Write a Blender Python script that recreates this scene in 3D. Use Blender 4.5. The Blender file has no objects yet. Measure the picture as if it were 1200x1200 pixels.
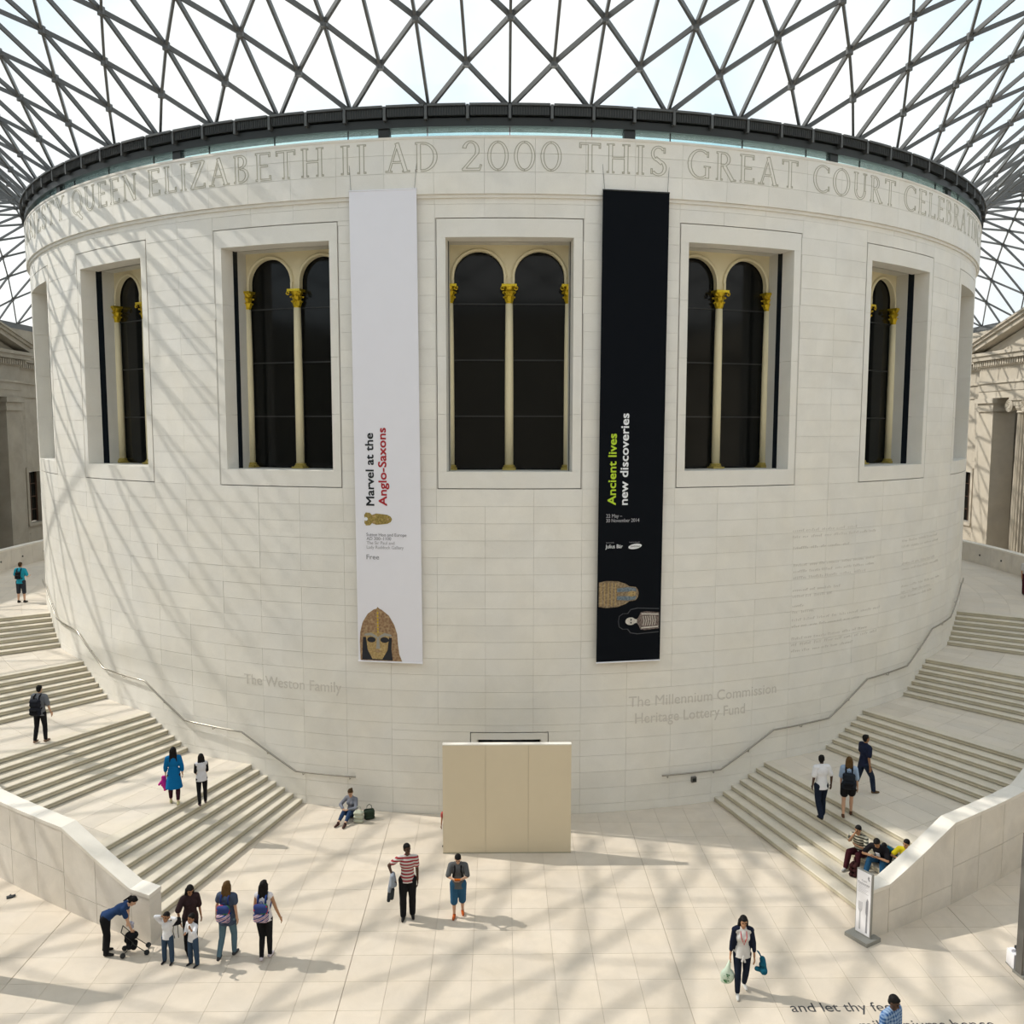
import bpy, bmesh, math, random
from mathutils import Vector, Matrix, Euler
random.seed(7)
SC = bpy.context.scene
COL = SC.collection
R = math.radians
pi = math.pi
sin = math.sin
cos = math.cos

# ------------------------------------------------------------------ camera
CAM = Vector((-0.290, -47.472, 11.590))
PITCH, YAW, FPX = 0.09686, 0.01411, 1037.87
cd = bpy.data.cameras.new('camera')
cd.sensor_width = 36.0
cd.lens = FPX / 1200.0 * 36.0
cd.clip_end = 500
cam = bpy.data.objects.new('camera', cd)
COL.objects.link(cam)
cam.location = CAM
cam.rotation_euler = (pi/2 - PITCH, -0.00103, -YAW)
SC.camera = cam

# ------------------------------------------------------------------ exposure
SC.view_settings.view_transform = 'Standard'
SC.view_settings.look = 'None'
SC.view_settings.exposure = 0.06
SC.view_settings.gamma = 1.0
SC.view_settings.use_curve_mapping = False

# ------------------------------------------------------------------ sky
SKY_STRENGTH = 1.04
SUN_STRENGTH = 4.3
w = bpy.data.worlds.new('sky')
SC.world = w
w.use_nodes = True
nt = w.node_tree
nt.nodes.clear()
out = nt.nodes.new('ShaderNodeOutputWorld')
bg = nt.nodes.new('ShaderNodeBackground')
tc = nt.nodes.new('ShaderNodeTexCoord')
nz = nt.nodes.new('ShaderNodeTexNoise')
nz.inputs['Scale'].default_value = 3.0
nz.inputs['Detail'].default_value = 5.0
rp = nt.nodes.new('ShaderNodeValToRGB')
rp.color_ramp.elements[0].position = 0.38
rp.color_ramp.elements[0].color = (0.66, 0.83, 0.98, 1)
rp.color_ramp.elements[1].position = 0.56
rp.color_ramp.elements[1].color = (1.0, 1.0, 1.0, 1)
nt.links.new(tc.outputs['Generated'], nz.inputs['Vector'])
nt.links.new(nz.outputs['Fac'], rp.inputs['Fac'])
nt.links.new(rp.outputs['Color'], bg.inputs['Color'])
bg.inputs['Strength'].default_value = SKY_STRENGTH
nt.links.new(bg.outputs[0], out.inputs[0])

# ------------------------------------------------------------------ sun
sd = bpy.data.lights.new('sun', 'SUN')
sd.energy = SUN_STRENGTH
sd.angle = R(0.6)
sd.color = (1.0, 0.925, 0.84)
sun = bpy.data.objects.new('sun', sd)
COL.objects.link(sun)
SEL, SAZ = R(44.0), R(-13.0)          # elevation; heading of the shadows in plan
light_dir = Vector((cos(SAZ)*cos(SEL), sin(SAZ)*cos(SEL), -sin(SEL)))
sun.rotation_euler = light_dir.to_track_quat('-Z', 'Y').to_euler()
sun.location = (-40, 10, 50)

# ================================================================== helpers
def project(p):
    v = Vector(p) - CAM
    c, s = cos(YAW), sin(YAW)
    x = v.x*c - v.y*s
    y = v.x*s + v.y*c
    c, s = cos(PITCH), sin(PITCH)
    d = y*c - v.z*s
    u = v.z*c + y*s
    if d < 0.1:
        return None
    return (600 + FPX*x/d, 600 - FPX*u/d, d)

def seen_size(pts):
    """projected area (px^2) of the bounding box of points, 0 when out of frame"""
    q = [project(p) for p in pts]
    if any(a is None for a in q):
        return 0.0
    xs = [a[0] for a in q]
    ys = [a[1] for a in q]
    x0, x1 = max(0, min(xs)), min(1200, max(xs))
    y0, y1 = max(0, min(ys)), min(1200, max(ys))
    if x1 <= x0 or y1 <= y0:
        return 0.0
    return (x1-x0)*(y1-y0)

def props(o, label=None, cat=None, group=None, kind=None):
    if label: o['label'] = label
    if cat: o['category'] = cat
    if group: o['group'] = group
    if kind: o['kind'] = kind
    return o

def empty(name, loc=(0, 0, 0), rz=0.0, label=None, cat=None, group=None, kind=None, parent=None):
    o = bpy.data.objects.new(name, None)
    o.empty_display_size = 0.2
    COL.objects.link(o)
    o.location = loc
    o.rotation_euler = (0, 0, rz)
    if parent: o.parent = parent
    return props(o, label, cat, group, kind)

class MB:
    def __init__(s):
        s.v = []; s.f = []; s.m = []
    def add(s, vs, fs, mi=0):
        n = len(s.v)
        s.v += [tuple(p) for p in vs]
        s.f += [tuple(n+i for i in f) for f in fs]
        s.m += [mi]*len(fs)
    def box(s, x0, x1, y0, y1, z0, z1, M=None, mi=0):
        vs = [Vector((x, y, z)) for z in (z0, z1) for y in (y0, y1) for x in (x0, x1)]
        if M: vs = [M @ p for p in vs]
        s.add(vs, [(0,2,3,1), (4,5,7,6), (0,1,5,4), (2,6,7,3), (0,4,6,2), (1,3,7,5)], mi)
    def arc(s, r0, r1, a0, a1, z0, z1, n=2, mi=0, z0b=None, z1b=None):
        """sector block, angles in degrees from -Y, r0 inner r1 outer (numbers or functions)"""
        f0 = r0 if callable(r0) else (lambda a: r0)
        f1 = r1 if callable(r1) else (lambda a: r1)
        vs = []
        for i in range(n+1):
            t = i/n
            a = a0 + (a1-a0)*t
            zz0 = z0 if z0b is None else z0+(z0b-z0)*t
            zz1 = z1 if z1b is None else z1+(z1b-z1)*t
            sa, ca = sin(R(a)), cos(R(a))
            for r, z in ((f1(a), zz0), (f1(a), zz1), (f0(a), zz1), (f0(a), zz0)):
                vs.append((r*sa, -r*ca, z))
        fs = []
        for i in range(n):
            b = 4*i
            for k in range(4):
                k2 = (k+1) % 4
                fs.append((b+k, b+4+k, b+4+k2, b+k2))
        fs.append((0, 1, 2, 3))
        e = 4*n
        fs.append((e+3, e+2, e+1, e))
        if a1 < a0:
            fs = [tuple(reversed(f)) for f in fs]
        s.add(vs, fs, mi)
    def tube(s, pts, r, n=8, closed=False, mi=0, cap=True):
        pts = [Vector(p) for p in pts]
        L = len(pts)
        rings = []
        for i, p in enumerate(pts):
            if closed:
                t = pts[(i+1) % L] - pts[i-1]
            else:
                t = pts[min(i+1, L-1)] - pts[max(i-1, 0)]
            t.normalize()
            up = Vector((0, 0, 1)) if abs(t.z) < 0.95 else Vector((1, 0, 0))
            a = t.cross(up).normalized()
            b = a.cross(t).normalized()
            rr = r[i] if isinstance(r, (list, tuple)) else r
            rings.append([p + a*rr*cos(2*pi*k/n) + b*rr*sin(2*pi*k/n) for k in range(n)])
        vs = [v for g in rings for v in g]
        fs = []
        for i in range(L if closed else L-1):
            j = (i+1) % L
            for k in range(n):
                k2 = (k+1) % n
                fs.append((i*n+k, i*n+k2, j*n+k2, j*n+k))
        if not closed and cap:
            fs.append(tuple(reversed(range(n))))
            fs.append(tuple((L-1)*n+k for k in range(n)))
        s.add(vs, fs, mi)
    def lathe(s, prof, M=None, n=20, mi=0):
        """prof: list of (r, z)"""
        vs = []
        for r, z in prof:
            for k in range(n):
                a = 2*pi*k/n
                p = Vector((r*cos(a), r*sin(a), z))
                vs.append(M @ p if M else p)
        fs = []
        for i in range(len(prof)-1):
            for k in range(n):
                k2 = (k+1) % n
                fs.append((i*n+k, i*n+k2, (i+1)*n+k2, (i+1)*n+k))
        fs.append(tuple(reversed(range(n))))
        fs.append(tuple((len(prof)-1)*n+k for k in range(n)))
        s.add(vs, fs, mi)
    def prism(s, poly, fn, d0, d1, mi=0):
        """poly: 2D points; fn(u,v,d)->3D"""
        n = len(poly)
        vs = [fn(u, v, d0) for u, v in poly] + [fn(u, v, d1) for u, v in poly]
        fs = [tuple(range(n)), tuple(reversed(range(n, 2*n)))]
        for i in range(n):
            j = (i+1) % n
            fs.append((i, i+n, j+n, j))
        s.add(vs, fs, mi)
    def mesh(s, name, mats, smooth=False, fix=True):
        me = bpy.data.meshes.new(name)
        me.from_pydata(s.v, [], s.f)
        if not isinstance(mats, (list, tuple)): mats = [mats]
        for m in mats: me.materials.append(m)
        if len(mats) > 1:
            me.polygons.foreach_set('material_index', s.m)
        if fix:
            bm = bmesh.new(); bm.from_mesh(me)
            bmesh.ops.recalc_face_normals(bm, faces=bm.faces)
            bm.to_mesh(me); bm.free()
        if smooth:
            me.polygons.foreach_set('use_smooth', [True]*len(me.polygons))
        me.update()
        return me
    def build(s, name, mats, parent=None, smooth=False, kind=None, label=None, fix=True):
        o = bpy.data.objects.new(name, s.mesh(name, mats, smooth, fix))
        COL.objects.link(o)
        if parent: o.parent = parent
        if kind: o['kind'] = kind
        if label: o['label'] = label
        return o

def link(name, me, parent=None, loc=None, rz=None):
    o = bpy.data.objects.new(name, me)
    COL.objects.link(o)
    if parent: o.parent = parent
    if loc: o.location = loc
    if rz is not None: o.rotation_euler = (0, 0, rz)
    return o

# ================================================================== materials
def newmat(name):
    m = bpy.data.materials.new(name)
    m.use_nodes = True
    b = m.node_tree.nodes['Principled BSDF']
    return m, m.node_tree, b

def plain(name, col, rough=0.6, metal=0.0, spec=0.5, noise=0.0, nscale=20.0):
    m, t, b = newmat(name)
    b.inputs['Base Color'].default_value = (*col, 1)
    b.inputs['Roughness'].default_value = rough
    b.inputs['Metallic'].default_value = metal
    b.inputs['Specular IOR Level'].default_value = spec
    if noise > 0:
        tc = t.nodes.new('ShaderNodeTexCoord')
        n = t.nodes.new('ShaderNodeTexNoise')
        n.inputs['Scale'].default_value = nscale
        n.inputs['Detail'].default_value = 3
        mx = t.nodes.new('ShaderNodeMix'); mx.data_type = 'RGBA'
        mx.inputs[6].default_value = tuple(c*(1-noise) for c in col) + (1,)
        mx.inputs[7].default_value = tuple(min(1, c*(1+noise)) for c in col) + (1,)
        t.links.new(tc.outputs['Object'], n.inputs['Vector'])
        t.links.new(n.outputs['Fac'], mx.inputs[0])
        t.links.new(mx.outputs[2], b.inputs['Base Color'])
    return m

def stone(name, col, var=0.06, cloud=0.07, scale=0.9, rough=0.55, bump=0.05, spots=0.0, dirt=None):
    """limestone: tone per block, soft clouding, fine grain"""
    m, t, b = newmat(name)
    N, L = t.nodes, t.links
    tc = N.new('ShaderNodeTexCoord')
    geo = N.new('ShaderNodeNewGeometry')
    oi = N.new('ShaderNodeObjectInfo')
    ad = N.new('ShaderNodeMath'); ad.operation = 'ADD'
    L.new(geo.outputs['Random Per Island'], ad.inputs[0])
    L.new(oi.outputs['Random'], ad.inputs[1])
    fr = N.new('ShaderNodeMath'); fr.operation = 'FRACT'
    L.new(ad.outputs[0], fr.inputs[0])
    n1 = N.new('ShaderNodeTexNoise')
    n1.inputs['Scale'].default_value = scale
    n1.inputs['Detail'].default_value = 6
    n1.inputs['Roughness'].default_value = 0.6
    n1.inputs['Distortion'].default_value = 0.6
    L.new(geo.outputs['Position'], n1.inputs['Vector'])
    mr = N.new('ShaderNodeMapRange')
    mr.inputs['From Min'].default_value = 0.3
    mr.inputs['From Max'].default_value = 0.7
    mr.inputs['To Min'].default_value = 1-cloud
    mr.inputs['To Max'].default_value = 1+cloud*0.6
    L.new(n1.outputs['Fac'], mr.inputs['Value'])
    mv = N.new('ShaderNodeMapRange')
    mv.inputs['To Min'].default_value = 1-var
    mv.inputs['To Max'].default_value = 1+var*0.5
    L.new(fr.outputs[0], mv.inputs['Value'])
    mu = N.new('ShaderNodeMath'); mu.operation = 'MULTIPLY'
    L.new(mr.outputs[0], mu.inputs[0]); L.new(mv.outputs[0], mu.inputs[1])
    n2 = N.new('ShaderNodeTexNoise')
    n2.inputs['Scale'].default_value = 30
    n2.inputs['Detail'].default_value = 4
    L.new(geo.outputs['Position'], n2.inputs['Vector'])
    m3 = N.new('ShaderNodeMapRange')
    m3.inputs['To Min'].default_value = 0.96
    m3.inputs['To Max'].default_value = 1.03
    L.new(n2.outputs['Fac'], m3.inputs['Value'])
    mu2 = N.new('ShaderNodeMath'); mu2.operation = 'MULTIPLY'
    L.new(mu.outputs[0], mu2.inputs[0]); L.new(m3.outputs[0], mu2.inputs[1])
    # hue drift between warm and cool
    hx = N.new('ShaderNodeMix'); hx.data_type = 'RGBA'
    hx.inputs[6].default_value = (min(1, col[0]*1.02), col[1]*0.995, col[2]*0.95, 1)
    hx.inputs[7].default_value = (col[0]*0.985, col[1], min(1, col[2]*1.04), 1)
    n4 = N.new('ShaderNodeTexNoise')
    n4.inputs['Scale'].default_value = scale*0.7
    n4.inputs['Detail'].default_value = 2
    L.new(geo.outputs['Position'], n4.inputs['Vector'])
    L.new(n4.outputs['Fac'], hx.inputs[0])
    vm = N.new('ShaderNodeVectorMath'); vm.operation = 'SCALE'
    L.new(hx.outputs[2], vm.inputs[0]); L.new(mu2.outputs[0], vm.inputs['Scale'])
    last = vm.outputs[0]
    if spots > 0:
        vo = N.new('ShaderNodeTexNoise')
        vo.inputs['Scale'].default_value = 7.0
        vo.inputs['Detail'].default_value = 8
        vo.inputs['Roughness'].default_value = 0.75
        L.new(geo.outputs['Position'], vo.inputs['Vector'])
        cr = N.new('ShaderNodeMapRange')
        cr.inputs['From Min'].default_value = 0.66
        cr.inputs['From Max'].default_value = 0.72
        cr.inputs['To Min'].default_value = 0.0
        cr.inputs['To Max'].default_value = spots
        L.new(vo.outputs['Fac'], cr.inputs['Value'])
        mx = N.new('ShaderNodeMix'); mx.data_type = 'RGBA'
        L.new(cr.outputs[0], mx.inputs[0])
        L.new(last, mx.inputs[6])
        mx.inputs[7].default_value = (col[0]*0.6, col[1]*0.56, col[2]*0.5, 1)
        last = mx.outputs[2]
    L.new(last, b.inputs['Base Color'])
    b.inputs['Roughness'].default_value = rough
    b.inputs['Specular IOR Level'].default_value = 0.35
    if bump > 0:
        bp = N.new('ShaderNodeBump')
        bp.inputs['Strength'].default_value = bump
        bp.inputs['Distance'].default_value = 0.02
        L.new(n2.outputs['Fac'], bp.inputs['Height'])
        L.new(bp.outputs[0], b.inputs['Normal'])
    return m

M = {}
M['wall'] = stone('portland_limestone', (0.85, 0.832, 0.775), var=0.035, cloud=0.06)
M['joint'] = plain('mortar_joint', (0.60, 0.575, 0.54), 0.9)
M['surround'] = stone('smooth_limestone', (0.83, 0.812, 0.755), var=0.02, cloud=0.04)
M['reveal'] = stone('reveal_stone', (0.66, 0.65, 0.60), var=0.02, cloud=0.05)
M['floor'] = stone('floor_limestone', (0.655, 0.58, 0.485), var=0.06, cloud=0.08, scale=1.6, rough=0.38, bump=0.02, spots=0.22)
M['floorjoint'] = plain('floor_joint', (0.47, 0.41, 0.34), 0.9)
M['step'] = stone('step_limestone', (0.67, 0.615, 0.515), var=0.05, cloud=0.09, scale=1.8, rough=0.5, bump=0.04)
M['landing'] = stone('landing_limestone', (0.66, 0.60, 0.515), var=0.08, cloud=0.06, scale=1.6, rough=0.45, bump=0.02)
M['balu'] = stone('balustrade_limestone', (0.74, 0.70, 0.635), var=0.05, cloud=0.12, scale=1.2)
M['coping'] = stone('coping_limestone', (0.80, 0.765, 0.70), var=0.04, cloud=0.08)
M['carve'] = plain('carved_shadow_stone', (0.44, 0.42, 0.34), 0.9)  # shade in the cut letters, put into the colour of their outlines
M['carve_soft'] = plain('faint_carving_shade', (0.64, 0.61, 0.56), 0.9)  # fainter shade of the small cut lettering, put into a flat tone
M['old'] = stone('shade_tone_facade_stone', (0.34, 0.31, 0.255), var=0.08, cloud=0.16, scale=0.8, rough=0.8, bump=0.1)  # facade stone with the shade of west side and recesses put into its colour
M['oldlight'] = stone('lit_tone_facade_stone', (0.50, 0.455, 0.38), var=0.06, cloud=0.10, scale=0.8, rough=0.8, bump=0.1)  # same facade stone in a lighter, sunlit tone
M['steel'] = plain('grey_painted_steel', (0.115, 0.12, 0.122), 0.4, 0.0, noise=0.08)
M['darksteel'] = plain('dark_grey_steel', (0.014, 0.018, 0.018), 0.45, 0.0, noise=0.15)
M['signdark'] = plain('dull_grey_box', (0.13, 0.125, 0.115), 0.6)
M['finsteel'] = plain('louvre_fin_steel', (0.045, 0.047, 0.045), 0.5)
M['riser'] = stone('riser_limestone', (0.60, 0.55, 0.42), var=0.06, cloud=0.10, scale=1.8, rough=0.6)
M['alu'] = plain('aluminium', (0.10, 0.105, 0.105), 0.4, 0.3, noise=0.2, nscale=4)
M['rail'] = plain('brushed_steel', (0.34, 0.32, 0.28), 0.3, 0.7)
M['cream'] = plain('cream_paint', (0.78, 0.70, 0.47), 0.5, noise=0.04, nscale=3)
M['gold'] = plain('gilding', (0.72, 0.47, 0.03), 0.3, 0.75, noise=0.6, nscale=40)
M['goldbase'] = plain('dull_gilding', (0.45, 0.36, 0.10), 0.45, 0.3, noise=0.3, nscale=30)
M['darkglass'] = plain('dark_window_glass', (0.007, 0.0075, 0.007), 0.08, 0.0, 0.22)
M['darkstrip'] = plain('dark_gap_glass', (0.010, 0.014, 0.020), 0.3, 0, 0.2)
M['black'] = plain('dark_recess', (0.008, 0.008, 0.008), 0.9)
M['transom'] = plain('dark_transom', (0.016, 0.017, 0.017), 0.5)
M['bannerwhite'] = plain('white_banner_cloth', (0.86, 0.86, 0.93), 0.75, noise=0.02, nscale=1.5)
M['bannerblack'] = plain('black_banner_cloth', (0.0045, 0.006, 0.009), 0.9, 0, 0.12)
M['txtblack'] = plain('black_print', (0.015, 0.02, 0.025), 0.7)
M['txtred'] = plain('red_print', (0.42, 0.02, 0.03), 0.7)
M['txtgrey'] = plain('grey_print', (0.28, 0.28, 0.31), 0.7)
M['txtlgrey'] = plain('light_grey_print', (0.45, 0.45, 0.48), 0.7)
M['txtlime'] = plain('lime_print', (0.50, 0.70, 0.03), 0.7)
M['txtwhite'] = plain('white_print', (0.85, 0.87, 0.90), 0.7)
M['barrier'] = plain('beige_painted_board', (0.70, 0.61, 0.45), 0.6, noise=0.03, nscale=2)
M['barrier_edge'] = plain('board_edge', (0.40, 0.37, 0.27), 0.7)
M['wood'] = plain('dark_brown_frame', (0.06, 0.03, 0.015), 0.6)
M['inlay'] = plain('floor_inlay_letters', (0.045, 0.045, 0.05), 0.6)

def glassmat(name, tint, gloss=0.06, frit=0.16, rough=0.02):
    m = bpy.data.materials.new(name)
    m.use_nodes = True
    t = m.node_tree
    t.nodes.clear()
    o = t.nodes.new('ShaderNodeOutputMaterial')
    tr = t.nodes.new('ShaderNodeBsdfTransparent')
    tr.inputs[0].default_value = (*tint, 1)
    gl = t.nodes.new('ShaderNodeBsdfGlossy')
    gl.inputs['Roughness'].default_value = rough
    tl = t.nodes.new('ShaderNodeBsdfTranslucent')
    tl.inputs[0].default_value = (0.9, 0.95, 0.95, 1)
    a = t.nodes.new('ShaderNodeMixShader'); a.inputs[0].default_value = gloss
    c = t.nodes.new('ShaderNodeMixShader'); c.inputs[0].default_value = frit
    t.links.new(tr.outputs[0], c.inputs[1]); t.links.new(tl.outputs[0], c.inputs[2])
    t.links.new(c.outputs[0], a.inputs[1]); t.links.new(gl.outputs[0], a.inputs[2])
    t.links.new(a.outputs[0], o.inputs[0])
    return m
M['roofglass'] = glassmat('fritted_roof_glass', (0.97, 0.99, 0.98))
M['clere'] = glassmat('clerestory_glass', (0.80, 0.96, 0.95), 0.03, 0.08)

# ================================================================== wall_rotunda
RW = 22.0
PITCHW = 18.336
OPW = 4.72          # half width of the window openings, degrees
SUW = 5.43          # half width of the window surrounds
WZ0, WZ1 = 9.77, 17.40
SILL, HEAD = 10.27, 16.87
WINS = list(range(-5, 6))
drum = empty('wall_rotunda', kind='structure', label='white limestone drum wall standing in the middle of the court')
HOLES = [(k*PITCHW-SUW, k*PITCHW+SUW, WZ0, WZ1) for k in WINS] + [(-3.03, 3.03, 0.0, 2.56)]

def cut(rects, h):
    res = []
    for a0, a1, z0, z1 in rects:
        if a1 <= h[0]+1e-6 or a0 >= h[1]-1e-6 or z1 <= h[2]+1e-6 or z0 >= h[3]-1e-6:
            res.append((a0, a1, z0, z1)); continue
        if z0 < h[2]: res.append((a0, a1, z0, h[2]))
        if z1 > h[3]: res.append((a0, a1, h[3], z1))
        zz0, zz1 = max(z0, h[2]), min(z1, h[3])
        if a0 < h[0]: res.append((a0, h[0], zz0, zz1))
        if a1 > h[1]: res.append((h[1], a1, zz0, zz1))
    return res

# solid core behind the facing blocks (seen in the joints)
core = MB()
zs = sorted({0.0, 2.56, WZ0, WZ1, 19.55})
azs = sorted({-180.0, 180.0} | {h[0] for h in HOLES} | {h[1] for h in HOLES})
for a0, a1 in zip(azs, azs[1:]):
    for z0, z1 in zip(zs, zs[1:]):
        mid = ((a0+a1)/2, (z0+z1)/2)
        if any(h[0] < mid[0] < h[1] and h[2] < mid[1] < h[3] for h in HOLES): continue
        core.arc(RW-0.20, RW-0.016, a0, a1, z0, z1, n=max(2, int((a1-a0)/1.8)))
core.build('wall_core', M['joint'], drum)
lid = MB()
lid.arc(0.05, RW-0.2, -180, 180, 19.2, 19.4, n=60)
lid.build('sun_block_lid', M['surround'], drum)  # unseen lid added to keep sun out of the drum interior

# facing blocks: 3.667 deg wide (five to a window bay), 0.5 m courses
CW = PITCHW/5
rects = []
zc = [0.0] + [0.27+0.5*i for i in range(36)]
zc = [z for z in zc if z < 17.9] + [18.02]
for ci in range(len(zc)-1):
    z0, z1 = zc[ci], zc[ci+1]
    k = -49
    while k < 49:
        a0 = (k+0.5)*CW
        span = 1
        if random.random() < 0.06: span = 2
        if (k+0.5)*CW + span*CW > 180: span = 1
        rects.append((a0, a0+span*CW, z0, z1)); k += span
for h in HOLES:
    rects = cut(rects, h)
rects = [r for r in rects if (r[1]-r[0]) > 0.15 and (r[3]-r[2]) > 0.03]
for z0, z1 in ((18.02, 18.60), (18.60, 19.10), (19.10, 19.57)):
    for k in range(-49, 49):
        rects.append(((k+0.5)*CW, (k+1.5)*CW, z0, z1))
GA, GZ = 0.007, 0.0032
def rect_pts(r, rad=RW):
    return [(rad*sin(R(a)), -rad*cos(R(a)), z) for a in (r[0], r[1]) for z in (r[2], r[3])]
def facing(r):
    am = R((r[0]+r[1])/2)
    n = Vector((sin(am), -cos(am), 0))
    c = Vector((n.x*RW, n.y*RW, (r[2]+r[3])/2))
    return n.dot(CAM-c) > 0.3
scored = sorted([(seen_size(rect_pts(r)) if facing(r) else 0.0, i) for i, r in enumerate(rects)], reverse=True)
single = {i for s, i in scored[:300] if s > 0}
rest = MB()
cache = {}
for i, (a0, a1, z0, z1) in enumerate(rects):
    fr = z0 >= 18.01
    ro = RW+0.12 if fr else RW + random.choice((-0.003, 0.0, 0.0, 0.002))
    n = 2 if a1-a0 < 4 else 4
    if i in single:
        key = (round(a1-a0, 3), round(z1-z0, 3), fr)
        if key not in cache:
            mb = MB(); hw = (a1-a0)/2
            mb.arc(RW-0.06, ro, -hw+GA, hw-GA, GZ, (z1-z0)-GZ, n=n)
            cache[key] = mb.mesh('stone_block', M['wall'])
        link('stone_block', cache[key], drum, (0, 0, z0), R((a0+a1)/2))
    else:
        rest.arc(RW-0.06, ro, a0+GA, a1-GA, z0+GZ, z1-GZ, n=n)
rest.build('stone_blocks', M['wall'], drum, kind='stuff')
mb = MB()
mb.arc(RW-0.1, RW+0.14, -180, 180, 19.515, 19.58, n=140)
mb.build('frieze_capping', M['coping'], drum)
mb = MB()
mb.arc(RW-0.1, RW+0.06, -180, 180, 17.93, 18.02, n=140)
mb.build('frieze_drip_edge', M['surround'], drum)

# ------------------------------------------------------------------ text helpers
TMP = bpy.data.scenes.new('workbench')
def evaluated(ob):
    """mesh of an object with its modifiers, evaluated in a scene of its own"""
    TMP.collection.objects.link(ob)
    vl = TMP.view_layers[0]
    vl.update()
    me = bpy.data.meshes.new_from_object(ob.evaluated_get(vl.depsgraph))
    TMP.collection.objects.unlink(ob)
    return me

def text_polys(s, size, body_w=None, extrude=0.003, bold=0.0):
    """mesh data of a line of text in the built-in font, lying in XY, left-bottom origin"""
    cu = bpy.data.curves.new('t', 'FONT')
    cu.body = s; cu.size = size; cu.resolution_u = 3; cu.extrude = extrude; cu.offset = bold*size
    ob = bpy.data.objects.new('t', cu)
    me = evaluated(ob)
    vs = [v.co.copy() for v in me.vertices]
    fs = [tuple(p.vertices) for p in me.polygons]
    bpy.data.objects.remove(ob); bpy.data.curves.remove(cu); bpy.data.meshes.remove(me)
    if body_w and vs:
        x0 = min(v.x for v in vs); x1 = max(v.x for v in vs)
        k = body_w/(x1-x0)
        for v in vs: v.x = (v.x-x0)*k
    return vs, fs

def text_obj(name, s, size, width, fn, mat, parent, extrude=0.003, label=None):
    vs, fs = text_polys(s, size, width, extrude)
    for pv, pf in words(vs, fs, size):
        mb = MB()
        mb.add([fn(v.x, v.y, v.z) for v in pv], pf)
        mb.build(name, mat, parent, fix=False, label=label)

def words(vs, fs, size):
    """split a line of text into its words"""
    par = list(range(len(vs)))
    def find(i):
        while par[i] != i:
            par[i] = par[par[i]]; i = par[i]
        return i
    for f in fs:
        for q in f[1:]: par[find(q)] = find(f[0])
    isl = {}
    for i in range(len(vs)): isl.setdefault(find(i), []).append(i)
    items = sorted((min(vs[i].x for i in g), max(vs[i].x for i in g), r) for r, g in isl.items())
    groups = []
    for x0, x1, r in items:
        if groups and x0-groups[-1][0] < 0.17*size:
            groups[-1][0] = max(groups[-1][0], x1); groups[-1][1].add(r)
        else: groups.append([x1, {r}])
    out = []
    for _, rs in groups:
        ids = [i for i in range(len(vs)) if find(i) in rs]
        mp = {i: j for j, i in enumerate(ids)}
        out.append(([vs[i] for i in ids], [tuple(mp[i] for i in f) for f in fs if f[0] in mp]))
    return out

# ------------------------------------------------------------------ carved serif capitals
def arcpts(cx, cy, rx, ry, a0, a1, n=14):
    return [(cx+rx*cos(R(a0+(a1-a0)*i/n)), cy+ry*sin(R(a0+(a1-a0)*i/n))) for i in range(n+1)]
TH, TN = 0.125, 0.06
def ln(x0, y0, x1, y1, w):
    dx, dy = x1-x0, y1-y0; L = math.hypot(dx, dy); nx, ny = -dy/L*w/2, dx/L*w/2
    return [(x0+nx, y0+ny), (x1+nx, y1+ny), (x1-nx, y1-ny), (x0-nx, y0-ny)]
def sf(x, y, w=0.24):       # a serif
    return [(x-w/2, y), (x+w/2, y), (x+w/2, y+0.045), (x-w/2, y+0.045)]
def sft(x, y, w=0.24):
    return [(x-w/2, y-0.045), (x+w/2, y-0.045), (x+w/2, y), (x-w/2, y)]
def bowl(cx, cy, rx, ry, a0, a1, wi=TH):
    o = arcpts(cx, cy, rx, ry, a0, a1)
    i = arcpts(cx, cy, rx-wi, ry-TN, a1, a0)
    return o+i
def ring(cx, cy, rx, ry, wi=TH):
    return [bowl(cx, cy, rx, ry, -90, 90, wi), bowl(cx, cy, rx, ry, 90, 270, wi)]
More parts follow.
